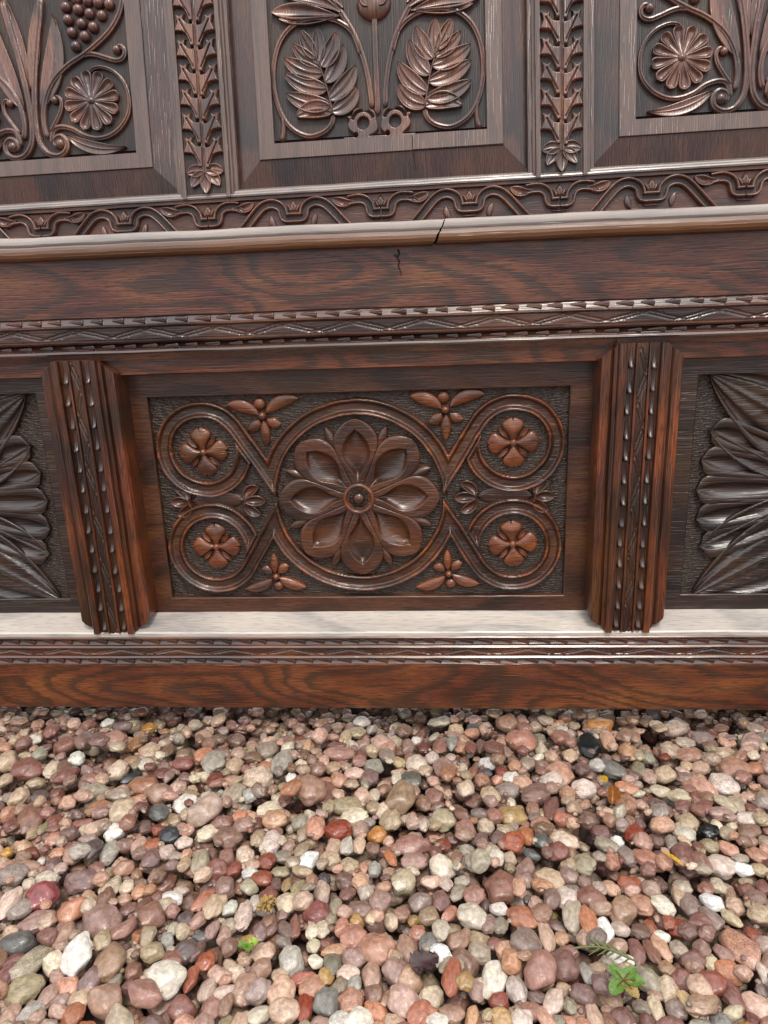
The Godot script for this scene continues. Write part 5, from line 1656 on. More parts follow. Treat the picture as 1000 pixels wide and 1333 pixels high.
func tulip_panel(p: Node3D, o: Transform3D) -> void:
	var W: Material = M.back_carving
	part("stem", strand(mm([-1.5, 190, -1.6, 252, -1.3, 322, -1.3, 330]), 0.0046, 0.0042, 0.0072, RIDGED), W, p, o)
	for s in [-1.0, 1.0]:
		# all points are given for the left side and turned over for the right
		part("stem", strand(flip(mm([-9.8, 200, -13.4, 237, -20.7, 272, -32.3, 304, -48, 331.5, -62, 352, -80, 375]), -s), 0.0040, 0.0044, 0.0080, RIDGED), W, p, o)
		part("vine", strand(flip(mm([-24, 276, -29, 293, -38, 311, -60, 326, -92, 332, -121.8, 325.5, -143.8, 307, -156, 280, -160, 249, -156.3, 217, -145.1, 189.5, -128.6, 172.8, -107.4, 165, -86, 170, -73.5, 181, -70, 194]), -s), 0.0038, 0.0040, 0.0082, RIDGED), W, p, o)
		part("vine_tail", strand(flip(mm([-150, 200, -148.3, 186, -149.5, 172, -153.5, 160]), -s), 0.0030, 0.0054, 0.0070, ROUND), W, p, o)
		var lf: Array = []
		for e in [[-71, 196, -127, 193, 2.0], [-74, 207, -141.5, 228, -1.2], [-78, 230, -142, 256, -1.2], [-84, 252, -141.5, 278, -1.2], [-72, 198, -31, 230, 1.6], [-75, 215, -32, 261, 1.3], [-79, 240, -50, 290.5, 1.2], [-84, 262, -61, 308.5, 1.0], [-88, 265, -127, 297, -0.8], [-89, 270, -90, 317, 0.5], [-92, 274, -114, 316, -0.3]]:
			lf.append([leaf(Vector2(-s * e[0], e[1]) * 0.001, Vector2(-s * e[2], e[3]) * 0.001, 0.0042 * e[4] * s, 0.0122 if absf(e[4]) >= 1.0 else 0.0095, 0.0082, "frond"), at(0, 0, 0.0004)])
		lf.append([strand(flip(mm([-70, 193, -79, 237, -90.3, 272, -104, 297, -110, 309]), -s), 0.0022, 0.0012, 0.0094, ROUND), Transform3D.IDENTITY])
		part("leaf", joined(lf), W, p, o)
		# acanthus tuft, cut by the top of the picture
		var ac: Array = []
		for e in [[-58, 331, -157, 343, -4, 12], [-52, 336, -138, 366, -7, 11], [-48, 342, -112, 386, -7, 10], [-54, 331, -146, 333, 3, 7]]:
			ac.append([leaf(Vector2(-s * e[0], e[1]) * 0.001, Vector2(-s * e[2], e[3]) * 0.001, -e[4] * s * 0.001, e[5] * 0.001, 0.0085, "gouge"), Transform3D.IDENTITY])
		part("acanthus", joined(ac), W, p, o)
		# pierced clasp at the foot
		var c := Vector2(s * 0.0245, 0.1775)
		var f := func(x: float, y: float) -> float:
			var q := Vector2(x, y) - c
			var d := q.length()
			var a := atan2(q.y, q.x * s)
			var edge := 0.0228 + 0.0016 * cos(a * 5.0 + 0.8) + (0.006 * (1.0 - smoothstep(0.0, 0.16, absf(a - 0.42))))
			var inside := edge - d
			if y < 0.160:
				inside = maxf(inside, 0.0305 - absf(q.x + s * -0.001) if y < 0.1585 else 0.0)
			var hole := d - 0.0086
			var cres := absf((q - Vector2(0, 0.002)).length() - 0.0165) - 0.0017 if a > 0.35 and a < 2.75 else 1.0
			var low := Vector2(q.x + 0.012, q.y + 0.0165).length() - 0.0028
			var i := minf(minf(inside, hole), minf(cres, low))
			return 0.0088 * smoothstep(0.0, 0.0012, i) if i > 0.0 and x * s > -0.0005 else 0.0
		part("clasp", relief(c.x - 0.033, c.x + 0.033, 0.1545, 0.2050, 0.0009, f), W, p, o)
	# tulip head
	var tu: Array = []
	tu.append([ball(0.0265, 0.55), at(-1.5 * 0.001, 0.346, 0, 0, 1, 0.92, 1)])
	tu.append([strand(mm([-22, 352, -18, 341, -10, 338]), 0.0028, 0.0012, 0.0030, ROUND), at(0, 0, 0.0125)])
	tu.append([strand(mm([19, 352, 15, 341, 7, 338]), 0.0028, 0.0012, 0.0030, ROUND), at(0, 0, 0.0125)])
	part("tulip", joined(tu), W, p, o)

func vine_panel(p: Node3D, o: Transform3D) -> void:
	var W: Material = M.back_carving
	var petal := leaf(Vector2(0.004, 0), Vector2(0.0445, 0), 0.0, 0.0112, 0.0075, "daisy")
	var da: Array = []
	for k in 12:
		da.append([petal, at(0, 0, 0.0002 * (k % 2), k * TAU / 12 + 0.14)])
	var daisy := joined(da)
	var berry := ball(0.0086, 1.05)
	for s in [-1.0, 1.0]:
		part("stem", strand(flip(mm([31, 385, 24.2, 349, 17.5, 318, 11.5, 287, 6.9, 256, 3.8, 224, 3.4, 198, 7.5, 174, 19.3, 158.5, 35.7, 154.5, 48.5, 162, 50.5, 175, 42.5, 183, 33, 180, 30.5, 172, 36, 167]), s), 0.0052, 0.0042, 0.0100, RIDGED), W, p, o)
		part("volute_eye", ball(0.0085, 0.95), W, p, o * at(s * 0.0395, 0.1725, 0.002))
		part("blade", leaf(Vector2(s * 0.014, 0.226), Vector2(s * 0.0475, 0.360), -0.011 * s, 0.0165, 0.0062, "lance"), W, p, o)
		part("blade", leaf(Vector2(s * 0.003, 0.250), Vector2(s * 0.0300, 0.395), 0.003 * s, 0.0100, 0.0055, "lance"), W, p, o)
		part("vine", strand(flip(mm([20, 182, 16.2, 199, 16.7, 217, 21.5, 236, 31.4, 256, 46, 272.5, 66, 287, 91, 299.5, 113, 313, 135, 330, 151, 350, 159.5, 372, 160, 392]), s), 0.0042, 0.0042, 0.0088, RIDGED), W, p, o)
		part("tendril", strand(flip(mm([88, 298, 100, 299.5, 112, 297.5, 127.5, 292, 143, 287.5, 154, 291.5, 156.5, 301, 151, 307.5, 143.5, 306]), s), 0.0042, 0.0036, 0.0082, RIDGED), W, p, o)
		part("tendril_bud", ball(0.0072), W, p, o * at(s * 0.1437, 0.3035, 0.002))
		part("curl", strand(flip(mm([26, 190, 30, 197, 37, 207, 45.5, 221.5, 47.8, 234, 43, 241, 37, 240]), s), 0.0036, 0.0030, 0.0078, RIDGED), W, p, o)
		part("curl_bud", ball(0.0066), W, p, o * at(s * 0.0365, 0.2372, 0.002))
		part("flower_ring", strand(flip(mm([27, 172, 27.5, 184, 32, 193.5, 44, 197, 62, 192.5, 80, 182, 101, 176.5, 122.5, 179.8, 142, 192.5, 155, 212, 157, 236.5, 150, 257.5, 135.3, 272.5, 117.2, 279.5, 104, 278, 96.5, 271.5]), s), 0.0044, 0.0026, 0.0086, RIDGED), W, p, o)
		part("daisy", daisy, W, p, o * at(s * 0.0975, 0.2312, 0.0005))
		part("daisy_boss", ball(0.0068, 1.1), W, p, o * at(s * 0.0975, 0.2312, 0.0045))
		part("low_leaf", leaf(Vector2(s * 0.0510, 0.1840), Vector2(s * 0.1460, 0.1610), -0.0105 * s, 0.0098, 0.0068, "lance"), W, p, o)
		var names := 0
		for g in [[69.3, 369], [88.6, 363.8], [105.4, 357.6], [124.7, 353.4], [71, 350.4], [91.4, 344], [110, 337.8], [75, 332.6], [95.5, 325.2], [79, 312.6], [86.3, 379], [104.5, 375], [121.5, 371], [138, 368], [76, 388], [97, 392], [115, 390]]:
			part("grape", berry, W, p, o * at(s * g[0] * 0.001, g[1] * 0.001, 0.002 + 0.0012 * sin(g[0])))

# ---------- the gravel ----------
const CELL := 0.003
const GX0 := -0.93
const GZ0 := -0.14
const GNX := 620
const GNZ := 236
var H := PackedFloat32Array()
var claimed := PackedByteArray()
var SHADE := {"r": Color8(140, 92, 81), "p": Color8(203, 165, 147), "b": Color8(152, 117, 96), "m": Color8(135, 106, 100), "t": Color8(198, 171, 143), "c": Color8(227, 210, 183), "w": Color8(238, 230, 220), "W": Color8(250, 247, 244), "g": Color8(173, 164, 151), "d": Color8(66, 69, 71), "D": Color8(24, 30, 31), "o": Color8(194, 126, 88), "e": Color8(166, 150, 119), "R": Color8(148, 72, 52), "y": Color8(196, 142, 70), "s": Color8(208, 152, 127), "q": Color8(148, 76, 78)}

func shade(code: String) -> Color:
	var c: Color = SHADE[code[0]]
	if code.length() > 1:
		c = c.lerp(SHADE[code[1]], 0.4)
	return c

func icosphere(levels: int) -> Array:
	var t := (1.0 + sqrt(5.0)) / 2.0
	var v: Array = []
	for q in [[-1, t, 0], [1, t, 0], [-1, -t, 0], [1, -t, 0], [0, -1, t], [0, 1, t], [0, -1, -t], [0, 1, -t], [t, 0, -1], [t, 0, 1], [-t, 0, -1], [-t, 0, 1]]:
		v.append(Vector3(q[0], q[1], q[2]).normalized())
	var f: Array = [0, 11, 5, 0, 5, 1, 0, 1, 7, 0, 7, 10, 0, 10, 11, 1, 5, 9, 5, 11, 4, 11, 10, 2, 10, 7, 6, 7, 1, 8, 3, 9, 4, 3, 4, 2, 3, 2, 6, 3, 6, 8, 3, 8, 9, 4, 9, 5, 2, 4, 11, 6, 2, 10, 8, 6, 7, 9, 8, 1]
	for l in levels:
		var mid := {}
		var nf: Array = []
		for i in range(0, f.size(), 3):
			var e: Array = []
			for k in 3:
				var a: int = f[i + k]
				var b: int = f[i + (k + 1) % 3]
				var key := mini(a, b) * 100000 + maxi(a, b)
				if not mid.has(key):
					mid[key] = v.size()
					v.append(((v[a] + v[b]) * 0.5).normalized())
				e.append(mid[key])
			nf.append_array([f[i], e[0], e[2], f[i + 1], e[1], e[0], f[i + 2], e[2], e[1], e[0], e[1], e[2]])
		f = nf
	return [v, f]

func stone(ico: Array, sd: int, angular: bool) -> ArrayMesh:
	var r := RandomNumberGenerator.new()
	r.seed = sd
	var planes: Array = []
	var n := r.randi_range(8, 12) if angular else r.randi_range(1, 3)
	for k in n:
		var d := Vector3(r.randfn(), r.randfn(), r.randfn()).normalized()
		planes.append([d, r.randf_range(0.66, 0.90) if angular else r.randf_range(0.86, 1.0)])
	var nz := noise(0.7, 2, sd)
	var fine := noise(2.6, 3, sd + 50)
	var soft := 14.0 if angular else 8.0
	var verts := PackedVector3Array()
	var hi := Vector3.ZERO
	for p in ico[0]:
		var rad: float = 1.0 + 0.22 * nz.get_noise_3dv(p * 1.3)
		# smooth minimum over the cutting planes
		var acc := exp(-soft * rad)
		for q in planes:
			var c: float = p.dot(q[0])
			if c > 0.12:
				acc += exp(-soft * (q[1] / c))
		rad = -log(acc) / soft
		rad += (0.022 if angular else 0.010) * fine.get_noise_3dv(p)
		var w: Vector3 = p * rad
		verts.append(w)
		hi = hi.max(w.abs())
	for i in verts.size():
		verts[i] = verts[i] / hi
	var idx := PackedInt32Array()
	for i in range(0, ico[1].size(), 3):
		idx.append_array([ico[1][i], ico[1][i + 2], ico[1][i + 1]])
	return smooth(verts, idx)

# where a stone of half-sizes a, b, c comes to rest, and the heap afterwards
func settle_down(x: float, z: float, a: float, b: float, c: float, yaw: float, sink: float, mark: bool, dry := false) -> Array:
	var co := cos(yaw)
	var si := sin(yaw)
	var R := maxf(a, b)
	var i0 := maxi(int((x - R - GX0) / CELL), 0)
	var i1 := mini(int((x + R - GX0) / CELL) + 1, GNX - 1)
	var j0 := maxi(int((z - R - GZ0) / CELL), 0)
	var j1 := mini(int((z + R - GZ0) / CELL) + 1, GNZ - 1)
	var rest := -1.0
	var over := 0
	var all := 0
	for i in range(i0, i1 + 1):
		var dx := GX0 + i * CELL - x
		for j in range(j0, j1 + 1):
			var dz := GZ0 + j * CELL - z
			var u := (dx * co - dz * si) / a
			var w := (dx * si + dz * co) / b
			var q := u * u + w * w
			if q < 0.9:
				var k := i * GNZ + j
				rest = maxf(rest, H[k] + c * sqrt(1.0 - q))
				all += 1
				over += claimed[k]
	if all == 0:
		rest = -0.03 + c
	rest -= sink * c
	if dry:
		return [rest, float(over) / maxi(all, 1)]
	for i in range(i0, i1 + 1):
		var dx := GX0 + i * CELL - x
		for j in range(j0, j1 + 1):
			var dz := GZ0 + j * CELL - z
			var u := (dx * co - dz * si) / a
			var w := (dx * si + dz * co) / b
			var q := u * u + w * w
			if q < 1.0:
				var k := i * GNZ + j
				H[k] = maxf(H[k], rest + c * sqrt(1.0 - q))
				if mark and q < 0.85:
					claimed[k] = 1
	return [rest, 0.0]

func pebble_texture(kind: int) -> ImageTexture:
	var w := 256
	var a := field(w, w, 0.022, 4, 300 + kind)
	var b := field(w, w, 0.11, 3, 310 + kind)
	var d := field(w, w, 0.012, 3, 320 + kind)
	var out := PackedByteArray()
	out.resize(w * w * 3)
	for i in w * w:
		var fa := a[i] / 255.0
		var fb := b[i] / 255.0
		var strata := sin(d[i] * 0.22 + fb * 2.0)
		var v := 0.79 + 0.36 * (fa - 0.5) + 0.20 * (fb - 0.5) + 0.035 * strata
		var red := v
		var blu := v * (1.0 + 0.10 * (d[i] / 255.0 - 0.5))
		if kind == 1:
			# mineral veins
			var e := absf(d[i] / 255.0 - 0.5 + 0.10 * (fb - 0.5))
			var k := 1.0 - smoothstep(0.006, 0.035, e)
			v = lerpf(v, 0.50, k * 0.75)
			red = lerpf(red, 0.66, k * 0.6)
			blu = lerpf(blu, 0.46, k * 0.75)
		elif kind == 2:
			# speckle
			var k := smoothstep(0.60, 0.70, fb) - 0.9 * smoothstep(0.64, 0.72, 1.0 - fb)
			v = clampf(v - 0.30 * k, 0.0, 1.0)
			red = clampf(red - 0.22 * k, 0.0, 1.0)
			blu = clampf(blu - 0.32 * k, 0.0, 1.0)
		out[i * 3] = clampi(int(red * 255), 0, 255)
		out[i * 3 + 1] = clampi(int(v * 255), 0, 255)
		out[i * 3 + 2] = clampi(int(blu * 255), 0, 255)
	return tex(Image.create_from_data(w, w, false, Image.FORMAT_RGB8, out))

var pebble_maps: Array = []
var pebble_bump: ImageTexture
func pebble_material(c: Color, kind: int, tinted := false) -> StandardMaterial3D:
	var m := StandardMaterial3D.new()
	m.albedo_color = c
	m.albedo_texture = pebble_maps[kind]
	m.normal_enabled = true
	m.normal_texture = pebble_bump
	m.normal_scale = 0.35
	m.roughness = 0.30
	m.metallic_specular = 0.5
	m.uv1_triplanar = true
	m.uv1_scale = Vector3(0.36, 0.36, 0.36)
	m.vertex_color_use_as_albedo = tinted
	return m

func gravel() -> void:
	H.resize(GNX * GNZ)
	H.fill(-0.040)
	claimed.resize(GNX * GNZ)
	for k in 3:
		pebble_maps.append(pebble_texture(k))
	var bi := Image.create_from_data(256, 256, false, Image.FORMAT_L8, field(256, 256, 0.09, 4, 340))
	bi.convert(Image.FORMAT_RGBA8)
	bi.bump_map_to_normal_map(4.0)
	pebble_bump = tex(bi)
	var ico := icosphere(3)
	var shapes: Array = []
	for k in 24:
		shapes.append(stone(ico, 900 + k, k >= 12))
	var loose: Array = []
	for k in 24:
		loose.append([])
	var codes: Array = ["r", "p", "b", "m", "t", "rp", "mp", "pb", "rb", "mb", "pg", "gm", "tp", "ps", "sb", "te", "c", "bm", "pm", "st", "cp", "pt", "rp", "mp", "tp", "pt", "gt", "b", "te", "pb", "tb"]
	# the bed, two stones deep, out of sight but for the chinks
	for k in 5200:
		var x := rng.randf_range(GX0 + 0.01, -GX0 - 0.02)
		var z := rng.randf_range(GZ0 + 0.01, 0.55)
		var a := rng.randf_range(0.008, 0.0135)
		var b := a * rng.randf_range(0.65, 0.95)
		var c := b * rng.randf_range(0.6, 0.85)
		var best: Array = []
		for t in 3:
			var xx := x + rng.randf_range(-0.02, 0.02)
			var zz := z + rng.randf_range(-0.02, 0.02)
			var yaw := rng.randf_range(0, TAU)
			var y: float = settle_down(xx, zz, a, b, c, yaw, 0.25, false, true)[0]
			if best.is_empty() or y < best[0]:
				best = [y, xx, zz, yaw]
		if best[0] + c > -0.004 and absf(x) < 0.5 and z < 0.40:
			continue
		var y: float = settle_down(best[1], best[2], a, b, c, best[3], 0.25, false)[0]
		drop(loose, best[1], y, best[2], a, b, c, best[3], codes[rng.randi() % codes.size()], rng.randi() % 12 + (12 if rng.randf() < 0.32 else 0), 0.25)
	# the stones one can pick out, then the smaller ones seen between them
	var n := 0
	for row in (BIG + "\n" + SMALL).split("\n"):
		var half := row.split("|")
		var f := half[0].split(" ")
		if f.size() < 8:
			continue
		var x := f[0].to_float() * 0.001
		var z := f[1].to_float() * 0.001
		var a := f[2].to_float() * 0.001
		var b := f[3].to_float() * 0.001
		var c := f[4].to_float() * 0.001
		var yaw := deg_to_rad(f[5].to_float())
		var angular := f[7] == "a"
		var shape := (12 if angular or (f[7] != "o" and rng.randf() < 0.35) else 0) + rng.randi() % 12
		var y: float = settle_down(x, z, a * 0.86, b * 0.86, c, yaw, 0.22, true)[0]
		y = clampf(y, -0.008, 0.0125)
		if half.size() < 2:
			drop(loose, x, y, z, a, b, c, yaw, f[6], shape, 0.12)
			continue
		var kind := 1 if f[7] == "v" else 2 if f[7] == "k" else 0
		var key := "pebble_" + f[6] + str(kind)
		if not M.has(key):
			M[key] = pebble_material(shade(f[6]), kind)
			if f[6] in ["D", "R", "d", "Ro", "q"]:
				M[key].roughness = 0.22
		var o := MeshInstance3D.new()
		o.mesh = shapes[shape]
		o.material_override = M[key]
		thing(o, "pebble", half[1], "pebble", "loose rounded pebbles of the gravel")
		o.transform = Transform3D(Basis(Vector3.UP, yaw) * Basis(Vector3(1, 0, 0), rng.randf_range(-0.15, 0.25)) * Basis(Vector3(0, 0, 1), rng.randf_range(-0.12, 0.12)) * Basis.from_scale(Vector3(a, c, b) * 1.10), Vector3(x, y, z))
		n += 1
	# fill: stones that dropped into the gaps, and the whole surface outside the picture
	for k in 42000:
		var inner := k >= 9000
		var x := rng.randf_range(-0.50, 0.50) if inner else rng.randf_range(GX0 + 0.01, -GX0 - 0.02)
		var z := rng.randf_range(-0.07, 0.40) if inner else rng.randf_range(GZ0 + 0.01, 0.55)
		var seen := absf(x) < 0.47 and z < 0.38
		if not seen and inner:
			continue
		var a := rng.randf_range(0.007, 0.014)
		if seen:
			a = rng.randf_range(0.0062, 0.0105) if k < 22000 else rng.randf_range(0.0035, 0.0068) if k < 33000 else rng.randf_range(0.0016, 0.0034)
		var b := a * rng.randf_range(0.65, 0.95)
		var c := b * rng.randf_range(0.6, 0.9)
		var yaw := rng.randf_range(0, TAU)
		var t := settle_down(x, z, a, b, c, yaw, 0.35, false, true)
		if t[1] > (0.11 if seen else 0.0) or t[0] + c > (0.008 if seen else 0.013):
			continue
		settle_down(x, z, a, b, c, yaw, 0.35, a > 0.004)
		drop(loose, x, t[0], z, a, b, c, yaw, codes[rng.randi() % codes.size()], rng.randi() % 12 + (12 if rng.randf() < 0.32 else 0), 0.3)
	var g := Node3D.new()
	g.name = "gravel"
	g.set_meta("kind", "stuff")
	g.set_meta("label", "bed of small mixed red, brown and cream pebbles beneath the settle")
	add_child(g, true)
	var mats: Array = []
	for k in 3:
		mats.append(pebble_material(Color(1, 1, 1), k, true))
	for k in 24:
		var mm2 := MultiMesh.new()
		mm2.transform_format = MultiMesh.TRANSFORM_3D
		mm2.use_colors = true
		mm2.mesh = shapes[k]
		mm2.instance_count = loose[k].size()
		for i in loose[k].size():
			mm2.set_instance_transform(i, loose[k][i][0])
			mm2.set_instance_color(i, loose[k][i][1])
		var mi := MultiMeshInstance3D.new()
		mi.multimesh = mm2
		mi.material_override = mats[[0, 1, 0, 2, 0][k % 5]]
		mi.name = "small_pebbles" if k == 0 else "small_pebbles_%03d" % k
		mi.set_meta("kind", "stuff")
		g.add_child(mi, true)

func drop(loose: Array, x: float, y: float, z: float, a: float, b: float, c: float, yaw: float, code: String, shape: int, tilt: float) -> void:
	var col := shade(code).srgb_to_linear()
	var j := rng.randf_range(0.70, 1.12)
	col = Color(col.r * j * rng.randf_range(0.95, 1.05), col.g * j, col.b * j * rng.randf_range(0.93, 1.05))
	loose[shape].append([Transform3D(Basis(Vector3.UP, yaw) * Basis(Vector3(1, 0, 0), rng.randf_range(-tilt, tilt)) * Basis(Vector3(0, 0, 1), rng.randf_range(-tilt, tilt)) * Basis.from_scale(Vector3(a, c, b) * 1.05), Vector3(x, y, z)), col])

# ---------- small growing and fallen things ----------
func heap(x: float, z: float) -> float:
	return H[int((x - GX0) / CELL) * GNZ + int((z - GZ0) / CELL)]

# a thin leaf blade with a fold and a curl, from the origin along +x, its face up
func blade(length: float, width: float, droop: float, fold: float, ragged := 0.0, blunt := 0.6, sd := 1) -> ArrayMesh:
	var v := PackedVector3Array()
	var nz := noise(1.0, 2, sd)
	for i in 15:
		var s := i / 14.0
		var w := width * pow(maxf(sin(PI * pow(s * 0.985 + 0.01, blunt)), 0.0), 0.55) + 0.0002
		for j in 9:
			var u := -1.0 + j / 4.0
			var ww := w * (1.0 + ragged * nz.get_noise_2d(s * 9.0, u * 2.0 + 5.0) * absf(u))
			v.append(Vector3(length * s, droop * length * (s - 1.8 * s * s) + fold * absf(u) * ww + 0.06 * width * nz.get_noise_2d(s * 4.0, u * 3.0), u * ww))
	# rows run along +x and columns along +z, so the columns are turned over to face up
	var idx := PackedInt32Array()
	for i in 14:
		for j in 8:
			var a := i * 9 + j
			idx.append_array([a, a + 10, a + 1, a, a + 9, a + 10])
	return smooth(v, idx)

func stalk(p: Array, r: float) -> ArrayMesh:
	var v := PackedVector3Array()
	for i in p.size():
		var t: Vector3 = (p[mini(i + 1, p.size() - 1)] - p[maxi(i - 1, 0)]).normalized()
		var a := t.cross(Vector3(0.1, 1, 0.2)).normalized()
		var b := a.cross(t)
		var rr := r * (1.0 if i < p.size() - 1 else 0.3)
		for j in 8:
			var q := TAU * j / 7
			v.append(p[i] + (a * cos(q) + b * sin(q)) * rr)
	return grid(p.size(), 8, v)

func leafy(c: Color, rough := 0.5, back := 0.5) -> StandardMaterial3D:
	var m := StandardMaterial3D.new()
	m.albedo_color = c
	m.albedo_texture = pebble_maps[0]
	m.uv1_triplanar = true
	m.uv1_scale = Vector3(60, 60, 60)
	m.roughness = rough
	m.backlight_enabled = true
	m.backlight = c * back
	m.cull_mode = BaseMaterial3D.CULL_DISABLED
	return m

func turn(yaw: float, pitch := 0.0, roll := 0.0) -> Basis:
	return Basis(Vector3.UP, yaw) * Basis(Vector3(0, 0, 1), pitch) * Basis(Vector3(1, 0, 0), roll)

func plants() -> void:
	var green := leafy(Color(0.38, 0.52, 0.18))
	var lime := leafy(Color(0.62, 0.72, 0.25))
	var rusty := leafy(Color(0.62, 0.52, 0.28))
	var red := leafy(Color(0.40, 0.14, 0.10))
	var olive := leafy(Color(0.42, 0.44, 0.22))
	var amber := leafy(Color(0.60, 0.36, 0.12), 0.3)
	var yellow := leafy(Color(0.86, 0.66, 0.16))
	var maroon := leafy(Color(0.24, 0.13, 0.13), 0.45, 0.1)
	var gold := leafy(Color(0.68, 0.54, 0.28), 0.8, 0.2)
	# seedling
	var s := thing(Node3D.new(), "seedling", "small bright green seedling with five leaves and a red centre", "plant")
	s.scale = Vector3(0.85, 0.85, 0.85)
	s.position = Vector3(0.2005, heap(0.2005, 0.343) + 0.009, 0.343)
	part("stem", stalk([Vector3(0, -0.014, 0), Vector3(0.001, -0.004, 0), Vector3(0, 0.004, 0)], 0.0010), red, s)
	for e in [[2.15, 0.0150, 0.0046, 0.25, green], [0.75, 0.0160, 0.0050, 0.22, green], [-0.05, 0.0165, 0.0054, 0.10, green], [-1.05, 0.0165, 0.0050, 0.05, rusty], [-2.35, 0.0170, 0.0062, 0.08, green]]:
		var lf := part("leaf", blade(e[1], e[2], 0.12, 0.22, 0.25, 0.95, int(e[0] * 10)), e[4], s, Transform3D(turn(e[0], e[3]), Vector3(0, 0.003, 0)))
		part("leaf_vein", stalk([Vector3(0, 0.0005, 0), Vector3(e[1] * 0.35, 0.0014, 0), Vector3(e[1] * 0.6, 0.0006, 0)], 0.0004), red, lf)
	# conifer frond
	var f := thing(Node3D.new(), "conifer_frond", "thin olive green conifer frond lying across a white pebble", "twig")
	f.position = Vector3(0.1740, maxf(heap(0.1759, 0.3104), heap(0.2000, 0.3150)) + 0.006, 0.3085)
	var spine: Array = []
	for i in 8:
		var t := i / 7.0
		spine.append(Vector3(0.043 * t, 0.004 * sin(t * 3.0), 0.010 * t - 0.002 * sin(t * 4.0)))
	part("stem", stalk(spine, 0.0009), olive, f)
	for i in 5:
		for sd in [-1, 1]:
			var t := 0.42 + 0.11 * i
			part("needle_spray", stalk([Vector3(0, 0, 0), Vector3(-0.004, 0.0012, sd * 0.004), Vector3(-0.010 + 0.001 * i, 0.0016, sd * (0.0085 - 0.0008 * i))], 0.00065), olive, f, Transform3D(Basis.IDENTITY, Vector3(0.043 * t, 0.004 * sin(t * 3.0), 0.010 * t - 0.002 * sin(t * 4.0))))
	# yellow-green shoot by the settle
	var g := thing(Node3D.new(), "shoot", "thin yellow-green shoot lying on the gravel close to the plinth", "plant")
	g.position = Vector3(-0.157, heap(-0.150, 0.046) + 0.006, 0.047)
	part("stem", stalk([Vector3(0, 0, 0), Vector3(0.012, 0.002, -0.003), Vector3(0.026, 0.002, -0.007), Vector3(0.034, 0.003, -0.010)], 0.0011), lime, g)
	part("leaf", blade(0.013, 0.0026, 0.1, 0.3, 0.1, 0.7, 3), lime, g, Transform3D(turn(-1.2, 0.1), Vector3(0.006, 0.002, -0.001)))
	part("leaf", blade(0.012, 0.0032, 0.1, 0.3, 0.1, 0.7, 4), lime, g, Transform3D(turn(0.3, 0.2), Vector3(0.027, 0.002, -0.007)))
	# fallen bits
	bit("dry_leaf", "curled amber dry leaf standing between two brown pebbles", blade(0.017, 0.0060, 0.2, 1.3, 0.4, 0.8, 5), amber, 0.2347, 0.1500, 1.35, 0.7, 0.2)
	bit("dry_leaf", "torn bright yellow leaf tip beside the slate grey pebble", blade(0.012, 0.0040, 0.1, 0.4, 0.3, 0.9, 6), yellow, 0.2320, 0.1060, -1.1, 0.3, 0.0)
	bit("grass_blade", "narrow yellow grass blade wedged between salmon and striped mauve pebbles", blade(0.019, 0.0017, 0.1, 0.4, 0.1, 0.9, 7), yellow, 0.2620, 0.2170, -0.95, 0.1, 0.0)
	bit("leaf_scrap", "ragged dark maroon leaf scrap on a bright white pebble", blade(0.021, 0.0075, 0.05, 0.2, 1.4, 0.7, 8), maroon, 0.0570, 0.3320, 0.45, 0.12, 0.1)
	bit("dry_leaf", "small glossy brown curled leaf near the glossy orange-red pebble", blade(0.011, 0.0036, 0.2, 0.8, 0.2, 0.8, 9), amber, -0.0745, 0.3340, -1.2, 0.3, 0.0)
	bit("leaf_crumb", "tiny bright lime green leaf crumb beside the square cream-pink block", blade(0.006, 0.0024, 0.1, 0.3, 0.3, 0.8, 10), lime, 0.0965, 0.1510, 0.4, 0.3, 0.0)
	# clover
	var c := thing(Node3D.new(), "clover", "tiny bright green clover with one yellowed leaf among brown pebbles", "plant")
	c.position = Vector3(-0.0663, heap(-0.0663, 0.3111) + 0.008, 0.3111)
	part("stem", stalk([Vector3(0, -0.008, 0), Vector3(0, -0.002, 0), Vector3(0, 0.001, 0)], 0.0006), lime, c)
	for e in [[0.3, lime], [2.0, rusty], [3.6, green], [5.0, green]]:
		part("leaf", blade(0.0078, 0.0036, 0.1, 0.25, 0.1, 0.75, 12), e[1], c, Transform3D(turn(e[0], 0.15), Vector3.ZERO))
	# withered sprig
	var w := thing(Node3D.new(), "withered_sprig", "withered yellow-green sprig drooping over dark stems beside a pale pebble", "plant")
	w.position = Vector3(0.1640, heap(0.1654, 0.2695) + 0.004, 0.2680)
	part("stem", stalk([Vector3(0.000, 0.004, 0), Vector3(0.007, 0.005, 0.004), Vector3(0.012, 0.003, 0.011), Vector3(0.0145, 0.001, 0.020)], 0.0010), olive, w)
	for i in 5:
		part("leaf", blade(0.010, 0.0034, 0.4, 0.5, 0.6, 0.8, 20 + i), [olive, rusty, gold, olive, rusty][i], w, Transform3D(turn(0.6 + i * 0.75, 0.35), Vector3(0.002 * i - 0.002, 0.004, 0)))
	# moss
	var mo := thing(Node3D.new(), "moss_tuft", "golden tuft of dry moss beside the rough red speckled pebble", "moss")
	mo.position = Vector3(-0.0608, heap(-0.0608, 0.2734) + 0.001, 0.2734)
	var curls: Array = []
	for i in 46:
		var d := Vector3(rng.randfn(), absf(rng.randfn()) * 0.7 + 0.2, rng.randfn()).normalized() * rng.randf_range(0.002, 0.0062)
		curls.append([blade(0.0040, 0.0011, 0.4, 0.5, 0.2, 0.8, 60 + i), Transform3D(turn(rng.randf_range(0, TAU), rng.randf_range(-0.3, 0.9)), d)])
	part("moss_leaves", joined(curls), gold, mo)

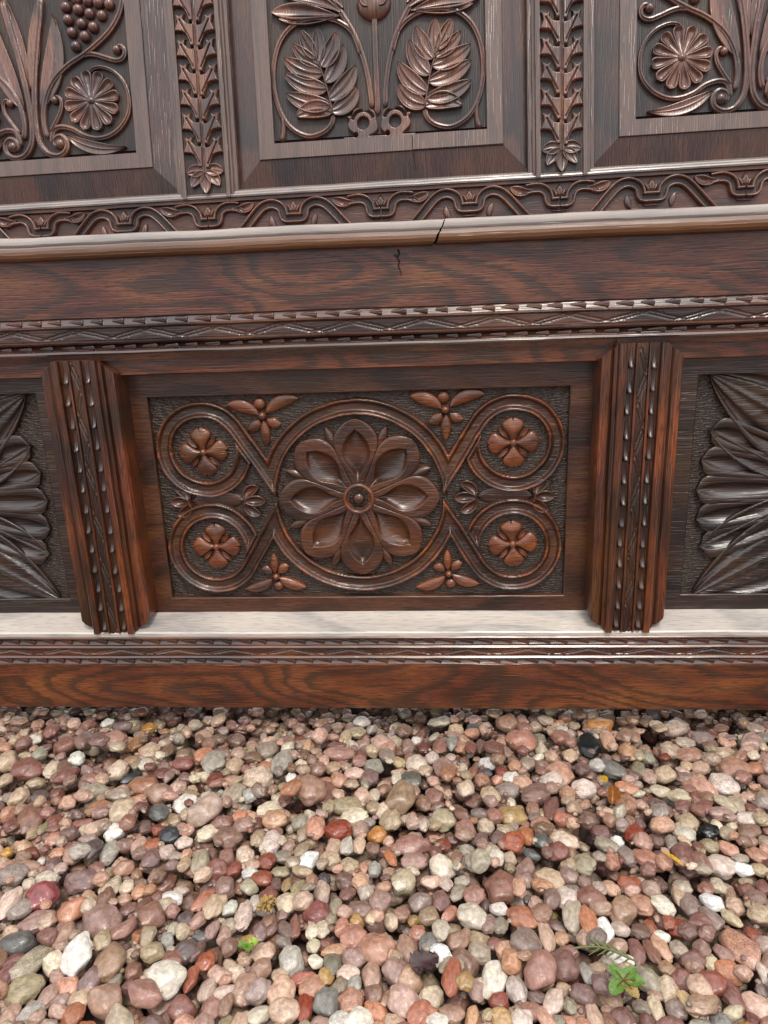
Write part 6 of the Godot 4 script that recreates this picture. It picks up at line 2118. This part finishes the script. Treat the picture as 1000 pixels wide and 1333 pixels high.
func bit(called: String, label: String, mesh: ArrayMesh, mat: Material, x: float, z: float, yaw: float, pitch: float, roll: float) -> void:
	var o := MeshInstance3D.new()
	o.mesh = mesh
	o.material_override = mat
	thing(o, called, label, "leaf" if called != "grass_blade" else "grass blade")
	o.transform = Transform3D(turn(yaw, pitch, roll), Vector3(x, heap(x, z) + 0.005, z))
